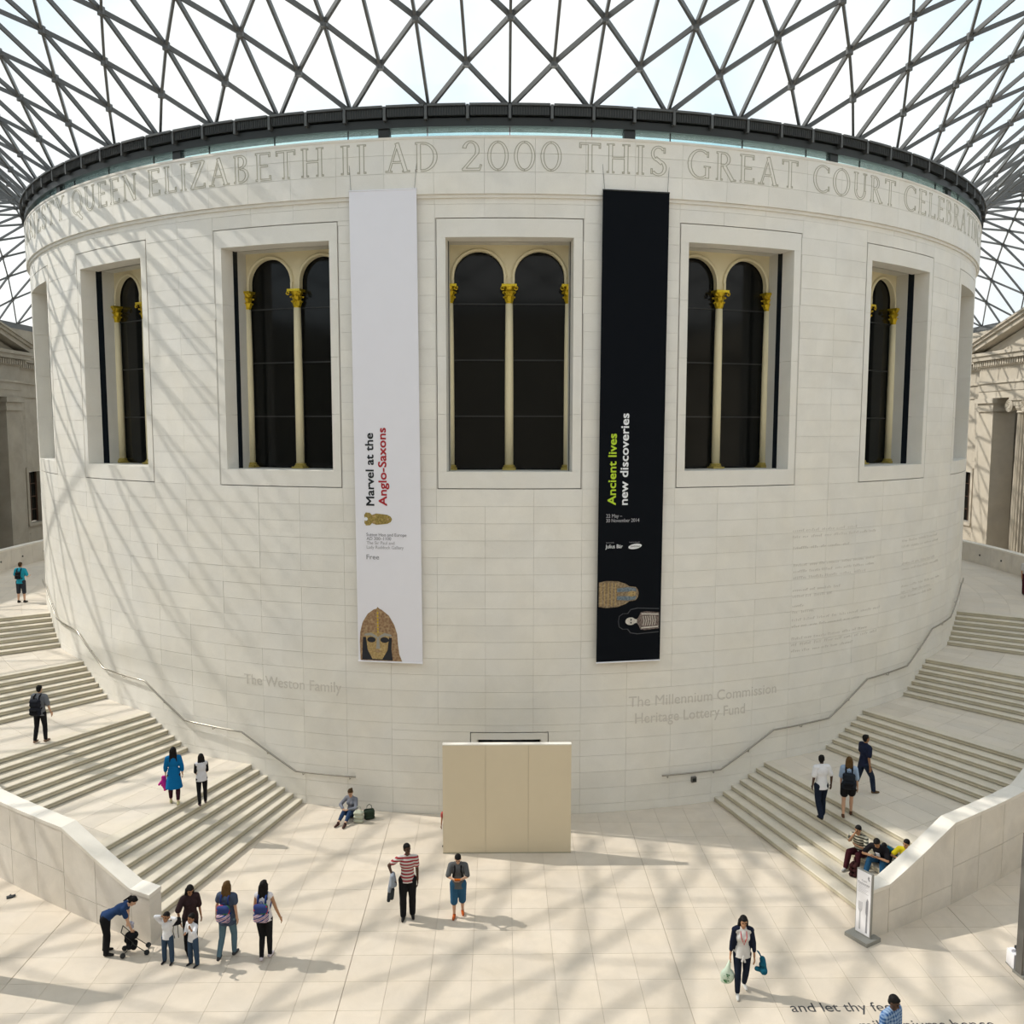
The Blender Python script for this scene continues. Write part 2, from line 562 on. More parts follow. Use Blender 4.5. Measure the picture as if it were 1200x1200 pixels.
def G(ch):
    V = lambda x: ln(x, 0, x, 1, TH)
    if ch in 'I': return [V(.16), sf(.16, 0), sft(.16, 1)], .32
    if ch == 'H': return [V(.16), V(.68), ln(.16, .52, .68, .52, TN), sf(.16, 0), sft(.16, 1), sf(.68, 0), sft(.68, 1)], .84
    if ch == 'E': return [V(.16), ln(.05, .97, .58, .97, TN), ln(.16, .52, .50, .52, TN), ln(.05, .03, .60, .03, TN), ln(.57, .84, .57, 1, .05), ln(.59, 0, .59, .17, .05)], .64
    if ch == 'L': return [V(.16), ln(.05, .03, .58, .03, TN), ln(.57, 0, .57, .18, .05), sft(.16, 1)], .60
    if ch == 'T': return [V(.36), ln(.02, .97, .70, .97, TN), ln(.04, .83, .04, 1, .05), ln(.68, .83, .68, 1, .05), sf(.36, 0)], .72
    if ch == 'A': return [ln(.40, 1, .10, 0, TN), ln(.38, 1, .68, 0, TH), ln(.20, .34, .56, .34, TN), sf(.10, 0, .22), sf(.69, 0)], .80
    if ch == 'Y': return [ln(.38, .45, .10, 1, TH), ln(.38, .45, .66, 1, TN), ln(.38, 0, .38, .48, TH), sf(.38, 0), sft(.10, 1), sft(.67, 1, .2)], .76
    if ch == 'M': return [ln(.14, 0, .19, 1, TN), ln(.19, 1, .46, .05, TH), ln(.46, .05, .76, 1, TN), ln(.76, 1, .82, 0, TH), sf(.13, 0, .2), sf(.83, 0)], .96
    if ch == 'N': return [ln(.15, 0, .15, 1, TN), ln(.15, 1, .70, 0, TH), ln(.70, 0, .70, 1, TN), sf(.15, 0, .2), sft(.70, 1, .2), sft(.10, 1, .16)], .84
    if ch == 'Z': return [ln(.04, .97, .60, .97, TN), ln(.58, 1, .06, 0, TH), ln(.04, .03, .62, .03, TN), ln(.06, .84, .06, 1, .05), ln(.61, 0, .61, .17, .05)], .66
    if ch == 'J': return [ln(.22, .10, .22, 1, TH), arcpts(.06, .10, .22, .24, 0, -90, 8)+arcpts(.06, .10, .10, .18, -90, 0, 8), sft(.22, 1)], .36
    if ch == 'U': return [ln(.16, .32, .16, 1, TH), ln(.66, .32, .66, 1, TN), arcpts(.41, .33, .31, .35, 180, 360)+arcpts(.41, .33, .21, .28, 360, 180), sft(.16, 1), sft(.66, 1, .2)], .80
    if ch == 'O': return ring(.46, .5, .44, .52), .92
    if ch == '0': return ring(.36, .5, .34, .51, .10), .72
    if ch == 'Q': return ring(.46, .5, .44, .52) + [ln(.46, .06, .86, -.24, TH)], .92
    if ch == 'C': return [bowl(.48, .5, .46, .52, 52, 308), ln(.76, .76, .76, .95, .05), ln(.78, .08, .78, .24, .05)], .82
    if ch == 'G': return [bowl(.48, .5, .46, .52, 52, 305), ln(.76, .76, .76, .95, .05), ln(.74, .02, .74, .42, TH), sft(.74, .44, .24)], .88
    if ch == 'D': return [V(.16), arcpts(.30, .5, .48, .5, -90, 90)+arcpts(.30, .5, .36, .44, 90, -90), ln(.05, .97, .32, .97, TN), ln(.05, .03, .32, .03, TN)], .84
    if ch == 'R': return [V(.16), arcpts(.30, .75, .27, .25, -90, 90)+arcpts(.30, .75, .16, .19, 90, -90), ln(.05, .97, .32, .97, TN), ln(.16, .53, .32, .53, TN), ln(.34, .52, .68, 0, TH), sf(.16, 0), sf(.71, 0, .18)], .76
    if ch == 'B': return [V(.16), arcpts(.30, .76, .24, .24, -90, 90)+arcpts(.30, .76, .13, .18, 90, -90), arcpts(.30, .27, .31, .27, -90, 90)+arcpts(.30, .27, .19, .21, 90, -90), ln(.05, .97, .32, .97, TN), ln(.16, .53, .32, .53, TN), ln(.05, .03, .32, .03, TN)], .68
    if ch == 'S': return [arcpts(.30, .75, .25, .27, 35, 250, 12)+arcpts(.30, .75, .16, .20, 250, 35, 12), arcpts(.30, .26, .28, .28, -145, 85, 12)+arcpts(.30, .26, .17, .21, 85, -145, 12), ln(.20, .60, .42, .42, TH), ln(.51, .78, .51, .96, .05), ln(.07, .04, .07, .22, .05)], .60
    if ch == '2': return [arcpts(.32, .70, .28, .32, -25, 165, 12)+arcpts(.32, .70, .16, .26, 165, -25, 12), ln(.56, .62, .08, .04, .08), ln(.04, .04, .62, .04, .08), ln(.60, .02, .66, .20, .05)], .70
    return [], .4

def inside(p, poly):
    x, y = p; c = False; n = len(poly)
    for i in range(n):
        x0, y0 = poly[i]; x1, y1 = poly[i-1]
        if (y0 > y) != (y1 > y) and x < (x1-x0)*(y-y0)/(y1-y0)+x0: c = not c
    return c

def outline_segments(ch):
    polys, wd = G(ch)
    segs = []
    for i, po in enumerate(polys):
        n = len(po)
        for k in range(n):
            p, q = po[k], po[(k+1) % n]
            L = math.hypot(q[0]-p[0], q[1]-p[1])
            m = max(1, int(L/0.03))
            run = None
            for j in range(m):
                t0, t1 = j/m, (j+1)/m
                mid = (p[0]+(q[0]-p[0])*(t0+t1)/2, p[1]+(q[1]-p[1])*(t0+t1)/2)
                hid = any(inside(mid, o) for jj, o in enumerate(polys) if jj != i)
                if hid:
                    if run is not None:
                        segs.append((p, q, run, t0)); run = None
                elif run is None:
                    run = t0
            if run is not None: segs.append((p, q, run, 1.0))
    res = []
    for p, q, t0, t1 in segs:
        a = (p[0]+(q[0]-p[0])*t0, p[1]+(q[1]-p[1])*t0)
        b = (p[0]+(q[0]-p[0])*t1, p[1]+(q[1]-p[1])*t1)
        res.append((a, b))
    return res, wd

def carve_word(word, az0, az1, zbase, height, rad, name):
    gl = [outline_segments(c) for c in word]
    gap = 0.16
    tot = sum(g[1] for g in gl) + gap*(len(gl)-1)
    k = (az1-az0)/tot
    x = 0.0
    lw = 0.026
    for segs, wd in gl:
        mb = MB()
        for a, b in segs:
            dx, dy = b[0]-a[0], b[1]-a[1]
            L = math.hypot(dx, dy)
            if L < 1e-4: continue
            q = ln(a[0]-dx/L*lw*.4, a[1]-dy/L*lw*.4, b[0]+dx/L*lw*.4, b[1]+dy/L*lw*.4, lw)
            def fn(u, v, d):
                az = R(az0+(x+u)*k)
                return ((rad+d)*sin(az), -(rad+d)*cos(az), zbase+v*height)
            mb.prism(q, fn, -0.002, 0.004)
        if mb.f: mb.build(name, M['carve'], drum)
        x += wd+gap
FR = RW+0.12
for wd, a0, a1 in (('HER', -66.5, -60.5), ('MAJESTY', -58.5, -43.3), ('QUEEN', -41.8, -31.6), ('ELIZABETH', -30.3, -13.7),
                   ('II', -12.5, -10.4), ('AD', -9.0, -5.1), ('2000', -3.5, 3.75), ('THIS', 5.0, 11.6), ('GREAT', 13.2, 22.9),
                   ('COURT', 24.4, 34.3), ('CELEBRATING', 35.6, 57.5), ('THE', 59.5, 65.0)):
    carve_word(wd, a0, a1, 18.64, 0.78, FR, 'carved_letter')
def wallfn(az0, z0, rad):
    kk = 180/pi/RW
    def fn(u, v, d):
        az = R(az0+u*kk)
        return ((rad+d)*sin(az), -(rad+d)*cos(az), z0+v)
    return fn
m2 = lambda d: R(d)*RW
text_obj('carved_inscription', 'The Weston Family', 0.46, m2(8.75), wallfn(-22.0, 3.60, RW), M['carve_soft'], drum, 0.005)
text_obj('carved_inscription', 'The Millennium Commission', 0.46, m2(13.2), wallfn(9.35, 3.22, RW), M['carve_soft'], drum, 0.005)
text_obj('carved_inscription', 'Heritage Lottery Fund', 0.46, m2(9.6), wallfn(9.9, 2.70, RW), M['carve_soft'], drum, 0.005)
# the small donor lists at the right are cut too fine to read: rows of tiny incised marks
mb = MB()
rr = random.Random(3)
for a0, a1, z0, z1 in ((23.8, 34.5, 8.3, 8.0), (23.9, 30.5, 7.75, 7.6), (24, 35.3, 7.2, 6.7), (24, 29.5, 6.4, 6.2), (24, 25.6, 5.9, 5.7), (24, 34.5, 5.45, 5.2), (24, 34.5, 4.85, 4.35), (38.3, 46.5, 7.6, 7.3), (38.5, 47, 6.8, 6.5), (38.5, 47.3, 6.0, 5.4)):
    z = z0
    while z >= z1:
        a = a0
        end = a0 + (a1-a0)*rr.uniform(0.6, 1.0)
        while a < end:
            wl = rr.uniform(0.5, 1.6)
            b = a
            while b < a+wl:
                h = rr.choice((0.05, 0.05, 0.08))
                mb.arc(RW-0.001, RW+0.005, b, b+0.06, z, z+h, n=1)
                if rr.random() < 0.6: mb.arc(RW-0.001, RW+0.005, b, b+0.16, z+rr.choice((0, h-0.014)), z+h+0.0, n=1) if False else mb.arc(RW-0.001, RW+0.005, b, b+0.15, z+h-0.016, z+h, n=1)
                b += 0.21
            a += wl+0.35
        z -= 0.2
mb.build('incised_donor_list', M['carve_soft'], drum, kind='stuff')

# ================================================================== windows of the drum
def local_matrix(azdeg, rad=RW):
    """x = tangent to the right, y = inward, z = up; origin on the face"""
    a = R(azdeg)
    return Matrix(((cos(a), -sin(a), 0, rad*sin(a)), (sin(a), cos(a), 0, -rad*cos(a)), (0, 0, 1, 0), (0, 0, 0, 1)))

def capital_mesh(half=None):
    mb = MB()
    mb.lathe([(0.10, 15.20), (0.115, 15.23), (0.10, 15.26), (0.10, 15.42), (0.13, 15.55), (0.19, 15.66), (0.20, 15.68)], n=16)
    mb.box(-0.22, 0.22, -0.22, 0.22, 15.68, 15.75)
    for row, (z0, z1, ro, k, sh) in enumerate(((15.25, 15.43, 0.185, 8, 0), (15.38, 15.57, 0.215, 8, 0.5), (15.52, 15.67, 0.275, 4, 0.5))):
        for i in range(k):
            a = 2*pi*(i+sh)/k
            c, s_ = cos(a), sin(a)
            wdt = 0.055 if row < 2 else 0.045
            pts = []
            for r_, z_, w_ in ((0.10, z0, wdt), (0.13, (z0+z1)/2, wdt*1.1), (ro-0.03, z1-0.02, wdt*0.9), (ro, z1-0.03, wdt*0.5), (ro-0.01, z1-0.065, wdt*0.3)):
                pts.append((r_, z_, w_))
            vs = []
            for r_, z_, w_ in pts:
                for sg in (-1, 1):
                    vs.append((r_*c - sg*w_*s_, r_*s_ + sg*w_*c, z_))
            for r_, z_, w_ in pts:
                for sg in (-1, 1):
                    vs.append(((r_-0.03)*c - sg*w_*s_, (r_-0.03)*s_ + sg*w_*c, z_-0.01))
            n = len(pts); fs = []
            for j in range(n-1):
                fs.append((2*j, 2*j+1, 2*j+3, 2*j+2))
                fs.append((2*n+2*j, 2*n+2*j+2, 2*n+2*j+3, 2*n+2*j+1))
                fs.append((2*j, 2*j+2, 2*n+2*j+2, 2*n+2*j))
                fs.append((2*j+1, 2*n+2*j+1, 2*n+2*j+3, 2*j+3))
            mb.add(vs, fs)
    for sx in (-1, 1):                     # volutes under the abacus
        for sy in (-1, 1):
            mb.tube([(sx*0.2+0.05*cos(t)*sx, sy*0.2, 15.63+0.05*sin(t)) for t in [k*pi/4 for k in range(8)]], 0.022, 6, closed=True)
    return mb.mesh('capital', M['gold'])
CAPM = capital_mesh()

def spandrel_mesh():
    """cream panel with two round arches, springing at 15.75, in window coordinates"""
    mb = MB()
    rc, zc_ = 0.735, 15.97
    y0, y1 = 1.25, 1.38
    top = 16.95
    for cx in (-0.895, 0.895):
        n = 24
        xs = [cx - rc*cos(pi*i/n) for i in range(n+1)]
        zsv = [zc_ + rc*sin(pi*i/n) for i in range(n+1)]
        for i in range(n):
            vs = [(xs[i], y0, zsv[i]), (xs[i+1], y0, zsv[i+1]), (xs[i+1], y0, top), (xs[i], y0, top),
                  (xs[i], y1, zsv[i]), (xs[i+1], y1, zsv[i+1]), (xs[i+1], y1, top), (xs[i], y1, top)]
            mb.add(vs, [(0,1,2,3), (7,6,5,4), (0,4,5,1), (3,2,6,7)])
    for x0, x1 in ((-1.80, -0.895-rc), (-0.895+rc, 0.895-rc), (0.895+rc, 1.80)):
        mb.box(x0, x1, y0, y1, 15.75, top)
    return mb.mesh('arcade_panel', M['cream'], fix=False)
SPM = spandrel_mesh()
def archivolt_mesh():
    mb = MB()
    n = 28
    vs = []
    for i in range(n+1):
        a = pi*i/n
        for r_, y_ in ((0.735, 1.27), (0.735, 1.20), (0.80, 1.19), (0.83, 1.22), (0.83, 1.27)):
            vs.append((-r_*cos(a), y_, 15.97+r_*sin(a)))
    fs = []
    for i in range(n):
        for k in range(4):
            fs.append((i*5+k, (i+1)*5+k, (i+1)*5+k+1, i*5+k+1))
    mb.add(vs, fs)
    for sx in (-1, 1):
        for a, b, yy in ((0.735, 0.80, 1.19),):
            x0, x1 = sorted((sx*a, sx*b))
            mb.box(x0, x1, yy, 1.27, 15.75, 15.97)
    return mb.mesh('archivolt', M['cream'], smooth=False)
AVM = archivolt_mesh()
def column_mesh():
    mb = MB(); mb.lathe([(0.128, 10.42), (0.128, 12.5), (0.122, 14.0), (0.108, 15.2)], n=20)
    return mb.mesh('column', M['cream'], smooth=True)
COM = column_mesh()
def base_mesh():
    mb = MB(); mb.box(-0.2, 0.2, -0.2, 0.2, 10.27, 10.32)
    mb.lathe([(0.19, 10.32), (0.20, 10.345), (0.16, 10.37), (0.175, 10.395), (0.13, 10.43)], n=20)
    return mb.mesh('column_base', M['goldbase'])
BAM = base_mesh()

def local_box(name, mat, parent, *b):
    mb = MB()
    for q in b: mb.box(*q)
    return mb.build(name, mat, parent)

def drum_window(k, num):
    az = k*PITCHW
    e = empty('window_%d' % num, kind='structure')
    e.matrix_world = local_matrix(az)
    # surround stones stay in sector form so that they follow the curve
    inv = local_matrix(az).inverted()
    def piece(name, a0, a1, z0, z1, mat='surround', r0=21.38, r1=RW):
        mb = MB(); mb.arc(r0, r1, az+a0, az+a1, z0, z1, n=max(1, int((a1-a0)/1.5)))
        mb.v = [tuple(inv @ Vector(p)) for p in mb.v]
        return mb.build(name, M[mat], e)
    g = 0.055
    piece('sill_stone', -SUW+g, SUW-g, WZ0+0.025, SILL)
    piece('lintel_stone', -SUW+g, SUW-g, HEAD, WZ1-0.025)
    nb = 4
    for s in (-1, 1):
        a, b = sorted((s*OPW, s*(SUW-g)))
        for j in range(nb):
            z0 = SILL + (HEAD-SILL)*j/nb; z1 = SILL + (HEAD-SILL)*(j+1)/nb
            piece('jamb_stone', a, b, z0+0.003, z1-0.003)
    # dark strip between the new skin and the old wall
    for s in (-1, 1):
        a, b = sorted((s*1.752, s*1.95))
        local_box('gap_strip', M['darkstrip'], e, (a, b, 0.60, 0.81, SILL-0.05, HEAD+0.1))
    local_box('gap_strip', M['darkstrip'], e, (-1.95, 1.95, 0.61, 0.83, HEAD+0.06, HEAD+0.2))
    # old wall reveal
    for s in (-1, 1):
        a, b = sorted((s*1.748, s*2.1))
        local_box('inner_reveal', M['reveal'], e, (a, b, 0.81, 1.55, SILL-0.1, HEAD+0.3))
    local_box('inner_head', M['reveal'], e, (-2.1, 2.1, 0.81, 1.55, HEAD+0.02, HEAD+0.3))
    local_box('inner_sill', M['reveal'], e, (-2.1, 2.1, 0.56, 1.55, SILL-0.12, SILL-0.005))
    link('arcade_panel', SPM, e)
    for cx in (-0.895, 0.895): link('archivolt', AVM, e, (cx, 0, 0))
    for cx in (-1.77, 0, 1.77):
        yy = 1.30
        link('column', COM, e, (cx, yy, 0))
        link('column_base', BAM, e, (cx, yy, 0))
        link('capital', CAPM, e, (cx, yy, 0))
    for x0, x1 in ((-1.75, -0.1), (0.1, 1.75)):
        zz = [10.27, 11.88, 13.55, 15.2, 16.9]
        for a, b in zip(zz, zz[1:]):
            local_box('pane', M['darkglass'], e, (x0+0.02, x1-0.02, 1.42, 1.44, a+0.02, b-0.02))
        for z in zz[1:-1]:
            local_box('transom', M['transom'], e, (x0, x1, 1.39, 1.44, z-0.02, z+0.02))
    local_box('dark_backing', M['black'], e, (-2.1, 2.1, 1.55, 1.6, SILL-0.2, HEAD+0.3))
for i, k in enumerate(sorted(WINS, key=abs)):
    drum_window(k, i+1)

# ------------------------------------------------------------------ door behind the screen
dr = empty('door_1', kind='structure')
dr.matrix_world = local_matrix(0)
inv = local_matrix(0).inverted()
def dpiece(name, a0, a1, z0, z1, mat='surround', r0=21.5, r1=RW):
    mb = MB(); mb.arc(r0, r1, a0, a1, z0, z1, n=2)
    mb.v = [tuple(inv @ Vector(p)) for p in mb.v]
    mb.build(name, M[mat], dr)
dpiece('door_jamb', -2.97, -2.47, 0, 2.33); dpiece('door_jamb', 2.47, 2.97, 0, 2.33)
dpiece('door_lintel', -2.97, 2.97, 2.33, 2.53)
local_box('door_leaf', M['darkstrip'], dr, (-0.94, -0.005, 0.42, 0.47, 0, 2.33), (0.005, 0.94, 0.42, 0.47, 0, 2.33))
local_box('dark_backing', M['black'], dr, (-1.2, 1.2, 0.49, 0.52, 0, 2.6))

# ================================================================== clerestory and roof ring
roof = empty('ceiling', kind='structure', label='curved steel and glass roof spreading from the drum over the court')
mb = MB()
for i in range(60):
    a0, a1 = -180+6*i, -180+6*(i+1)
    mb.arc(21.93, 21.95, a0+0.06, a1-0.06, 19.57, 19.86, n=3)
mb.build('clerestory_pane', M['clere'], roof, kind='stuff')
mb = MB(); mb.arc(21.92, 21.965, -0.025, 0.025, 19.57, 19.86, n=1)
mul = mb.mesh('mullion', M['darksteel'])
for i in range(60):
    link('mullion', mul, roof, (0, 0, 0), R(6*i))
mb = MB(); mb.arc(21.85, 22.03, -0.42, 0.42, 19.57, 19.90, n=1)
post = mb.mesh('ring_post', M['darksteel'])
for i in range(20):
    link('ring_post', post, roof, (0, 0, 0), R(9+18*i)-R(0.2))
mb = MB(); mb.arc(21.55, 22.10, -180, 180, 19.84, 20.06, n=180)
mb.build('ring_beam', M['darksteel'], roof)
mb = MB(); mb.arc(21.45, 22.02, -180, 180, 20.06, 20.42, n=180)
mb.build('ring_gutter', M['darksteel'], roof)
mb = MB()
mb.arc(22.0, 22.20, -1.33, 1.33, 20.10, 20.34, n=2)
lou = mb.mesh('louvre_box', M['darksteel'])
mb = MB()
for j in range(14):
    mb.arc(22.20, 22.215, -1.27+0.19*j, -1.22+0.19*j, 20.11, 20.33, n=1)
louf = mb.mesh('louvre_fins', M['finsteel'])
mb = MB(); mb.arc(21.85, 22.27, -1.36, 1.36, 20.34, 20.40, n=2)
louc = mb.mesh('louvre_cover', M['alu'])
mb = MB(); mb.arc(21.9, 22.24, -0.10, 0.10, 20.00, 20.38, n=1)
brk = mb.mesh('ring_bracket', M['alu'])
for i in range(120):
    a = R(1.5+3*i)
    b = link('louvre_box', lou, roof, (0, 0, 0), a)
    link('louvre_fins', louf, b)
    link('louvre_cover', louc, b)
    link('ring_bracket', brk, roof, (0, 0, 0), a+R(1.5))

XE, YS, YN = 36.9, -49.6, 50.0
ZE = 19.25
K = 16
R0, Z0 = 21.68, 20.50
def boundary(a):
    s, c = sin(R(a)), -cos(R(a))
    t = 1e9
    if abs(s) > 1e-6: t = min(t, XE/abs(s))
    if c < -1e-6: t = min(t, YS/c)
    if c > 1e-6: t = min(t, YN/c)
    return t
def zroof(d, L):
    z = Z0 + 1.02*d - 0.070*d*d
    zl = Z0 + 1.02*L - 0.070*L*L
    return z + (ZE-zl)*(d/L)**3
def node(k, i2):
    """k = row, i2 = half-step index round the ring (3 degrees each)"""
    a = 3.0*i2
    L = boundary(a)-R0
    s = k/K
    lin = 0.93*K
    d = 0.90*k + (L-0.90*K)*s**2.7
    r = R0+d
    return Vector((r*sin(R(a)), -r*cos(R(a)), zroof(d, L)))
bars, panes = [], []
for k in range(K+1):
    for i in range(60):
        i2 = 2*i + (k % 2)
        if k < K:
            bars.append((k, i2, k+1, i2+1)); bars.append((k, i2, k+1, i2-1))
        if k < K-1:
            bars.append((k, i2, k+2, i2))
            panes.append(((k, i2), (k+1, i2+1), (k+2, i2)))
            panes.append(((k, i2), (k+2, i2), (k+1, i2-1)))
        if k == K-1:
            bars.append((k, i2, K, i2))
            panes.append(((k, i2), (k+1, i2+1), (k+1, i2)))
            panes.append(((k, i2), (k+1, i2), (k+1, i2-1)))
        if k == 0:
            panes.append(((0, i2), (0, i2+1), (1, i2+1)))
            panes.append(((0, i2), (1, i2-1), (0, i2-1)))
def bar_into(mb, p, q, w_=0.037, d_=0.125):
    t = (q-p).normalized()
    up = Vector((0, 0, 1))
    s = t.cross(up)
    if s.length < 1e-4: return
    s.normalize(); n = s.cross(t).normalized()
    vs = []
    for e in (p, q):
        for a, b in ((-w_, 0.03), (w_, 0.03), (w_, -d_+0.03), (-w_, -d_+0.03)):
            vs.append(e + s*a + n*b)
    mb.add(vs, [(0,1,2,3), (7,6,5,4), (0,4,5,1), (1,5,6,2), (2,6,7,3), (3,7,4,0)])
sc = []
for j, b in enumerate(bars):
    p, q = node(b[0], b[1]), node(b[2], b[3])
    a = project(p); c = project(q)
    s = 0
    if a and c and max(a[0], c[0]) > 0 and min(a[0], c[0]) < 1200 and max(a[1], c[1]) > 0 and min(a[1], c[1]) < 500:
        m_ = (p+q)/2
        hid = project(m_)
        # behind the drum?
        dvec = (m_-CAM); far = dvec.length
        hidden = m_.y > -8 and abs(m_.x) < 24
        if not hidden: s = math.hypot(a[0]-c[0], a[1]-c[1])
    sc.append((s, j))
sc.sort(reverse=True)
top = {j for s, j in sc[:300] if s > 0}
rest = MB()
for j, b in enumerate(bars):
    p, q = node(b[0], b[1]), node(b[2], b[3])
    if j in top:
        mb = MB(); bar_into(mb, p, q); mb.build('roof_bar', M['steel'], roof)
    else:
        bar_into(rest, p, q)
rest.build('roof_bars', M['steel'], roof, kind='stuff')
up = Vector((0, 0, 0.05))
sc = []
for j, t in enumerate(panes):
    pts = [node(*x) for x in t]
    s = seen_size(pts)
    m_ = sum(pts, Vector())/3
    if m_.y > -8 and abs(m_.x) < 24: s = 0
    sc.append((s, j))
sc.sort(reverse=True)
top = {j for s, j in sc[:300] if s > 0}
rest = MB()
for j, t in enumerate(panes):
    pts = [node(*x)+up for x in t]
    mb = MB() if j in top else rest
    mb.add(pts, [(0, 1, 2)])
    if j in top: mb.build('glass_pane', M['roofglass'], roof, fix=False)
rest.build('glass_panes', M['roofglass'], roof, kind='stuff', fix=False)
# node plates
mb = MB()
for k in range(0, K):
    for i in range(60):
        p = node(k, 2*i+(k % 2))
        if project(p) and p.y < 30:
            mb.lathe([(0.11, -0.15), (0.11, 0.05)], Matrix.Translation(p), n=8)
mb.build('node_connectors', M['steel'], roof, kind='stuff')
# perimeter edge beam
mb = MB()
per = [(-XE, YS), (XE, YS), (XE, YN), (-XE, YN)]
for i in range(4):
    a = Vector((*per[i], ZE)); b = Vector((*per[(i+1) % 4], ZE))
    n = 30
    for j in range(n):
        bar_into(mb, a+(b-a)*j/n, a+(b-a)*(j+1)/n, 0.14, 0.42)
mb.build('edge_beam', M['steel'], roof)

# ================================================================== floor
fl = empty('floor', kind='structure', label='pale limestone floor of the covered court')
mb = MB(); mb.box(-40, 40, YS-2, YN+1, -0.5, -0.012)
mb.build('floor_bed', M['floorjoint'], fl)
TW, TL = 0.88, 0.927
tiles = []
ix0, ix1 = -46, 46
for iy in range(-26, 60):
    y1 = -24.35 + 0.0 - (-iy)*TL
    for ix in range(ix0, ix1):
        x0 = ix*TW
        off = 0
        tiles.append((x0, x0+TW, y1-TL, y1))
def tl_ok(t):
    # nothing under the drum
    cx, cy = (t[0]+t[1])/2, (t[2]+t[3])/2
    return math.hypot(max(abs(t[0]), abs(t[1])), max(abs(t[2]), abs(t[3]))) > 21.9
tiles = [t for t in tiles if tl_ok(t)]
sc = sorted([(seen_size([(t[0], t[2], 0), (t[1], t[2], 0), (t[0], t[3], 0), (t[1], t[3], 0)]) if t[2] < -21.5 else 0, i) for i, t in enumerate(tiles)], reverse=True)
top = {i for s, i in sc[:300] if s > 0}
g = 0.0028
mb = MB(); mb.box(g, TW-g, g, TL-g, -0.05, 0)
tme = mb.mesh('floor_tile', M['floor'])
rest = MB()
for i, t in enumerate(tiles):
    gx = g
    wide = abs(abs(t[0])-3.52) < 0.02 or abs(abs(t[1])-3.52) < 0.02 or abs(abs(t[0])-10.56) < 0.02 or abs(abs(t[1])-10.56) < 0.02
    if i in top:
        if wide:
            l = 0.009 if abs(abs(t[0])-3.52) < 0.02 or abs(abs(t[0])-10.56) < 0.02 else g
            r_ = 0.009 if abs(abs(t[1])-3.52) < 0.02 or abs(abs(t[1])-10.56) < 0.02 else g
            mb = MB(); mb.box(l, TW-r_, g, TL-g, -0.05, 0)
            o = mb.build('floor_tile', M['floor'], fl); o.location = (t[0], t[2], 0)
        else:
            link('floor_tile', tme, fl, (t[0], t[2], 0))
    else:
        rest.box(t[0]+g, t[1]-g, t[2]+g, t[3]-g, -0.05, 0)
rest.build('floor_tiles', M['floor'], fl, kind='stuff')
# lettering let into the floor
def floorfn(x0, y0):
    return lambda u, v, d: (x0+u, y0+v, 0.002+d)
text_obj('floor_lettering', 'and let thy feet', 0.40, 2.17, floorfn(5.53, -30.99), M['inlay'], fl, 0.001)
text_obj('floor_lettering', 'millenniums hence', 0.40, 2.62, floorfn(6.72, -31.53), M['inlay'], fl, 0.001)

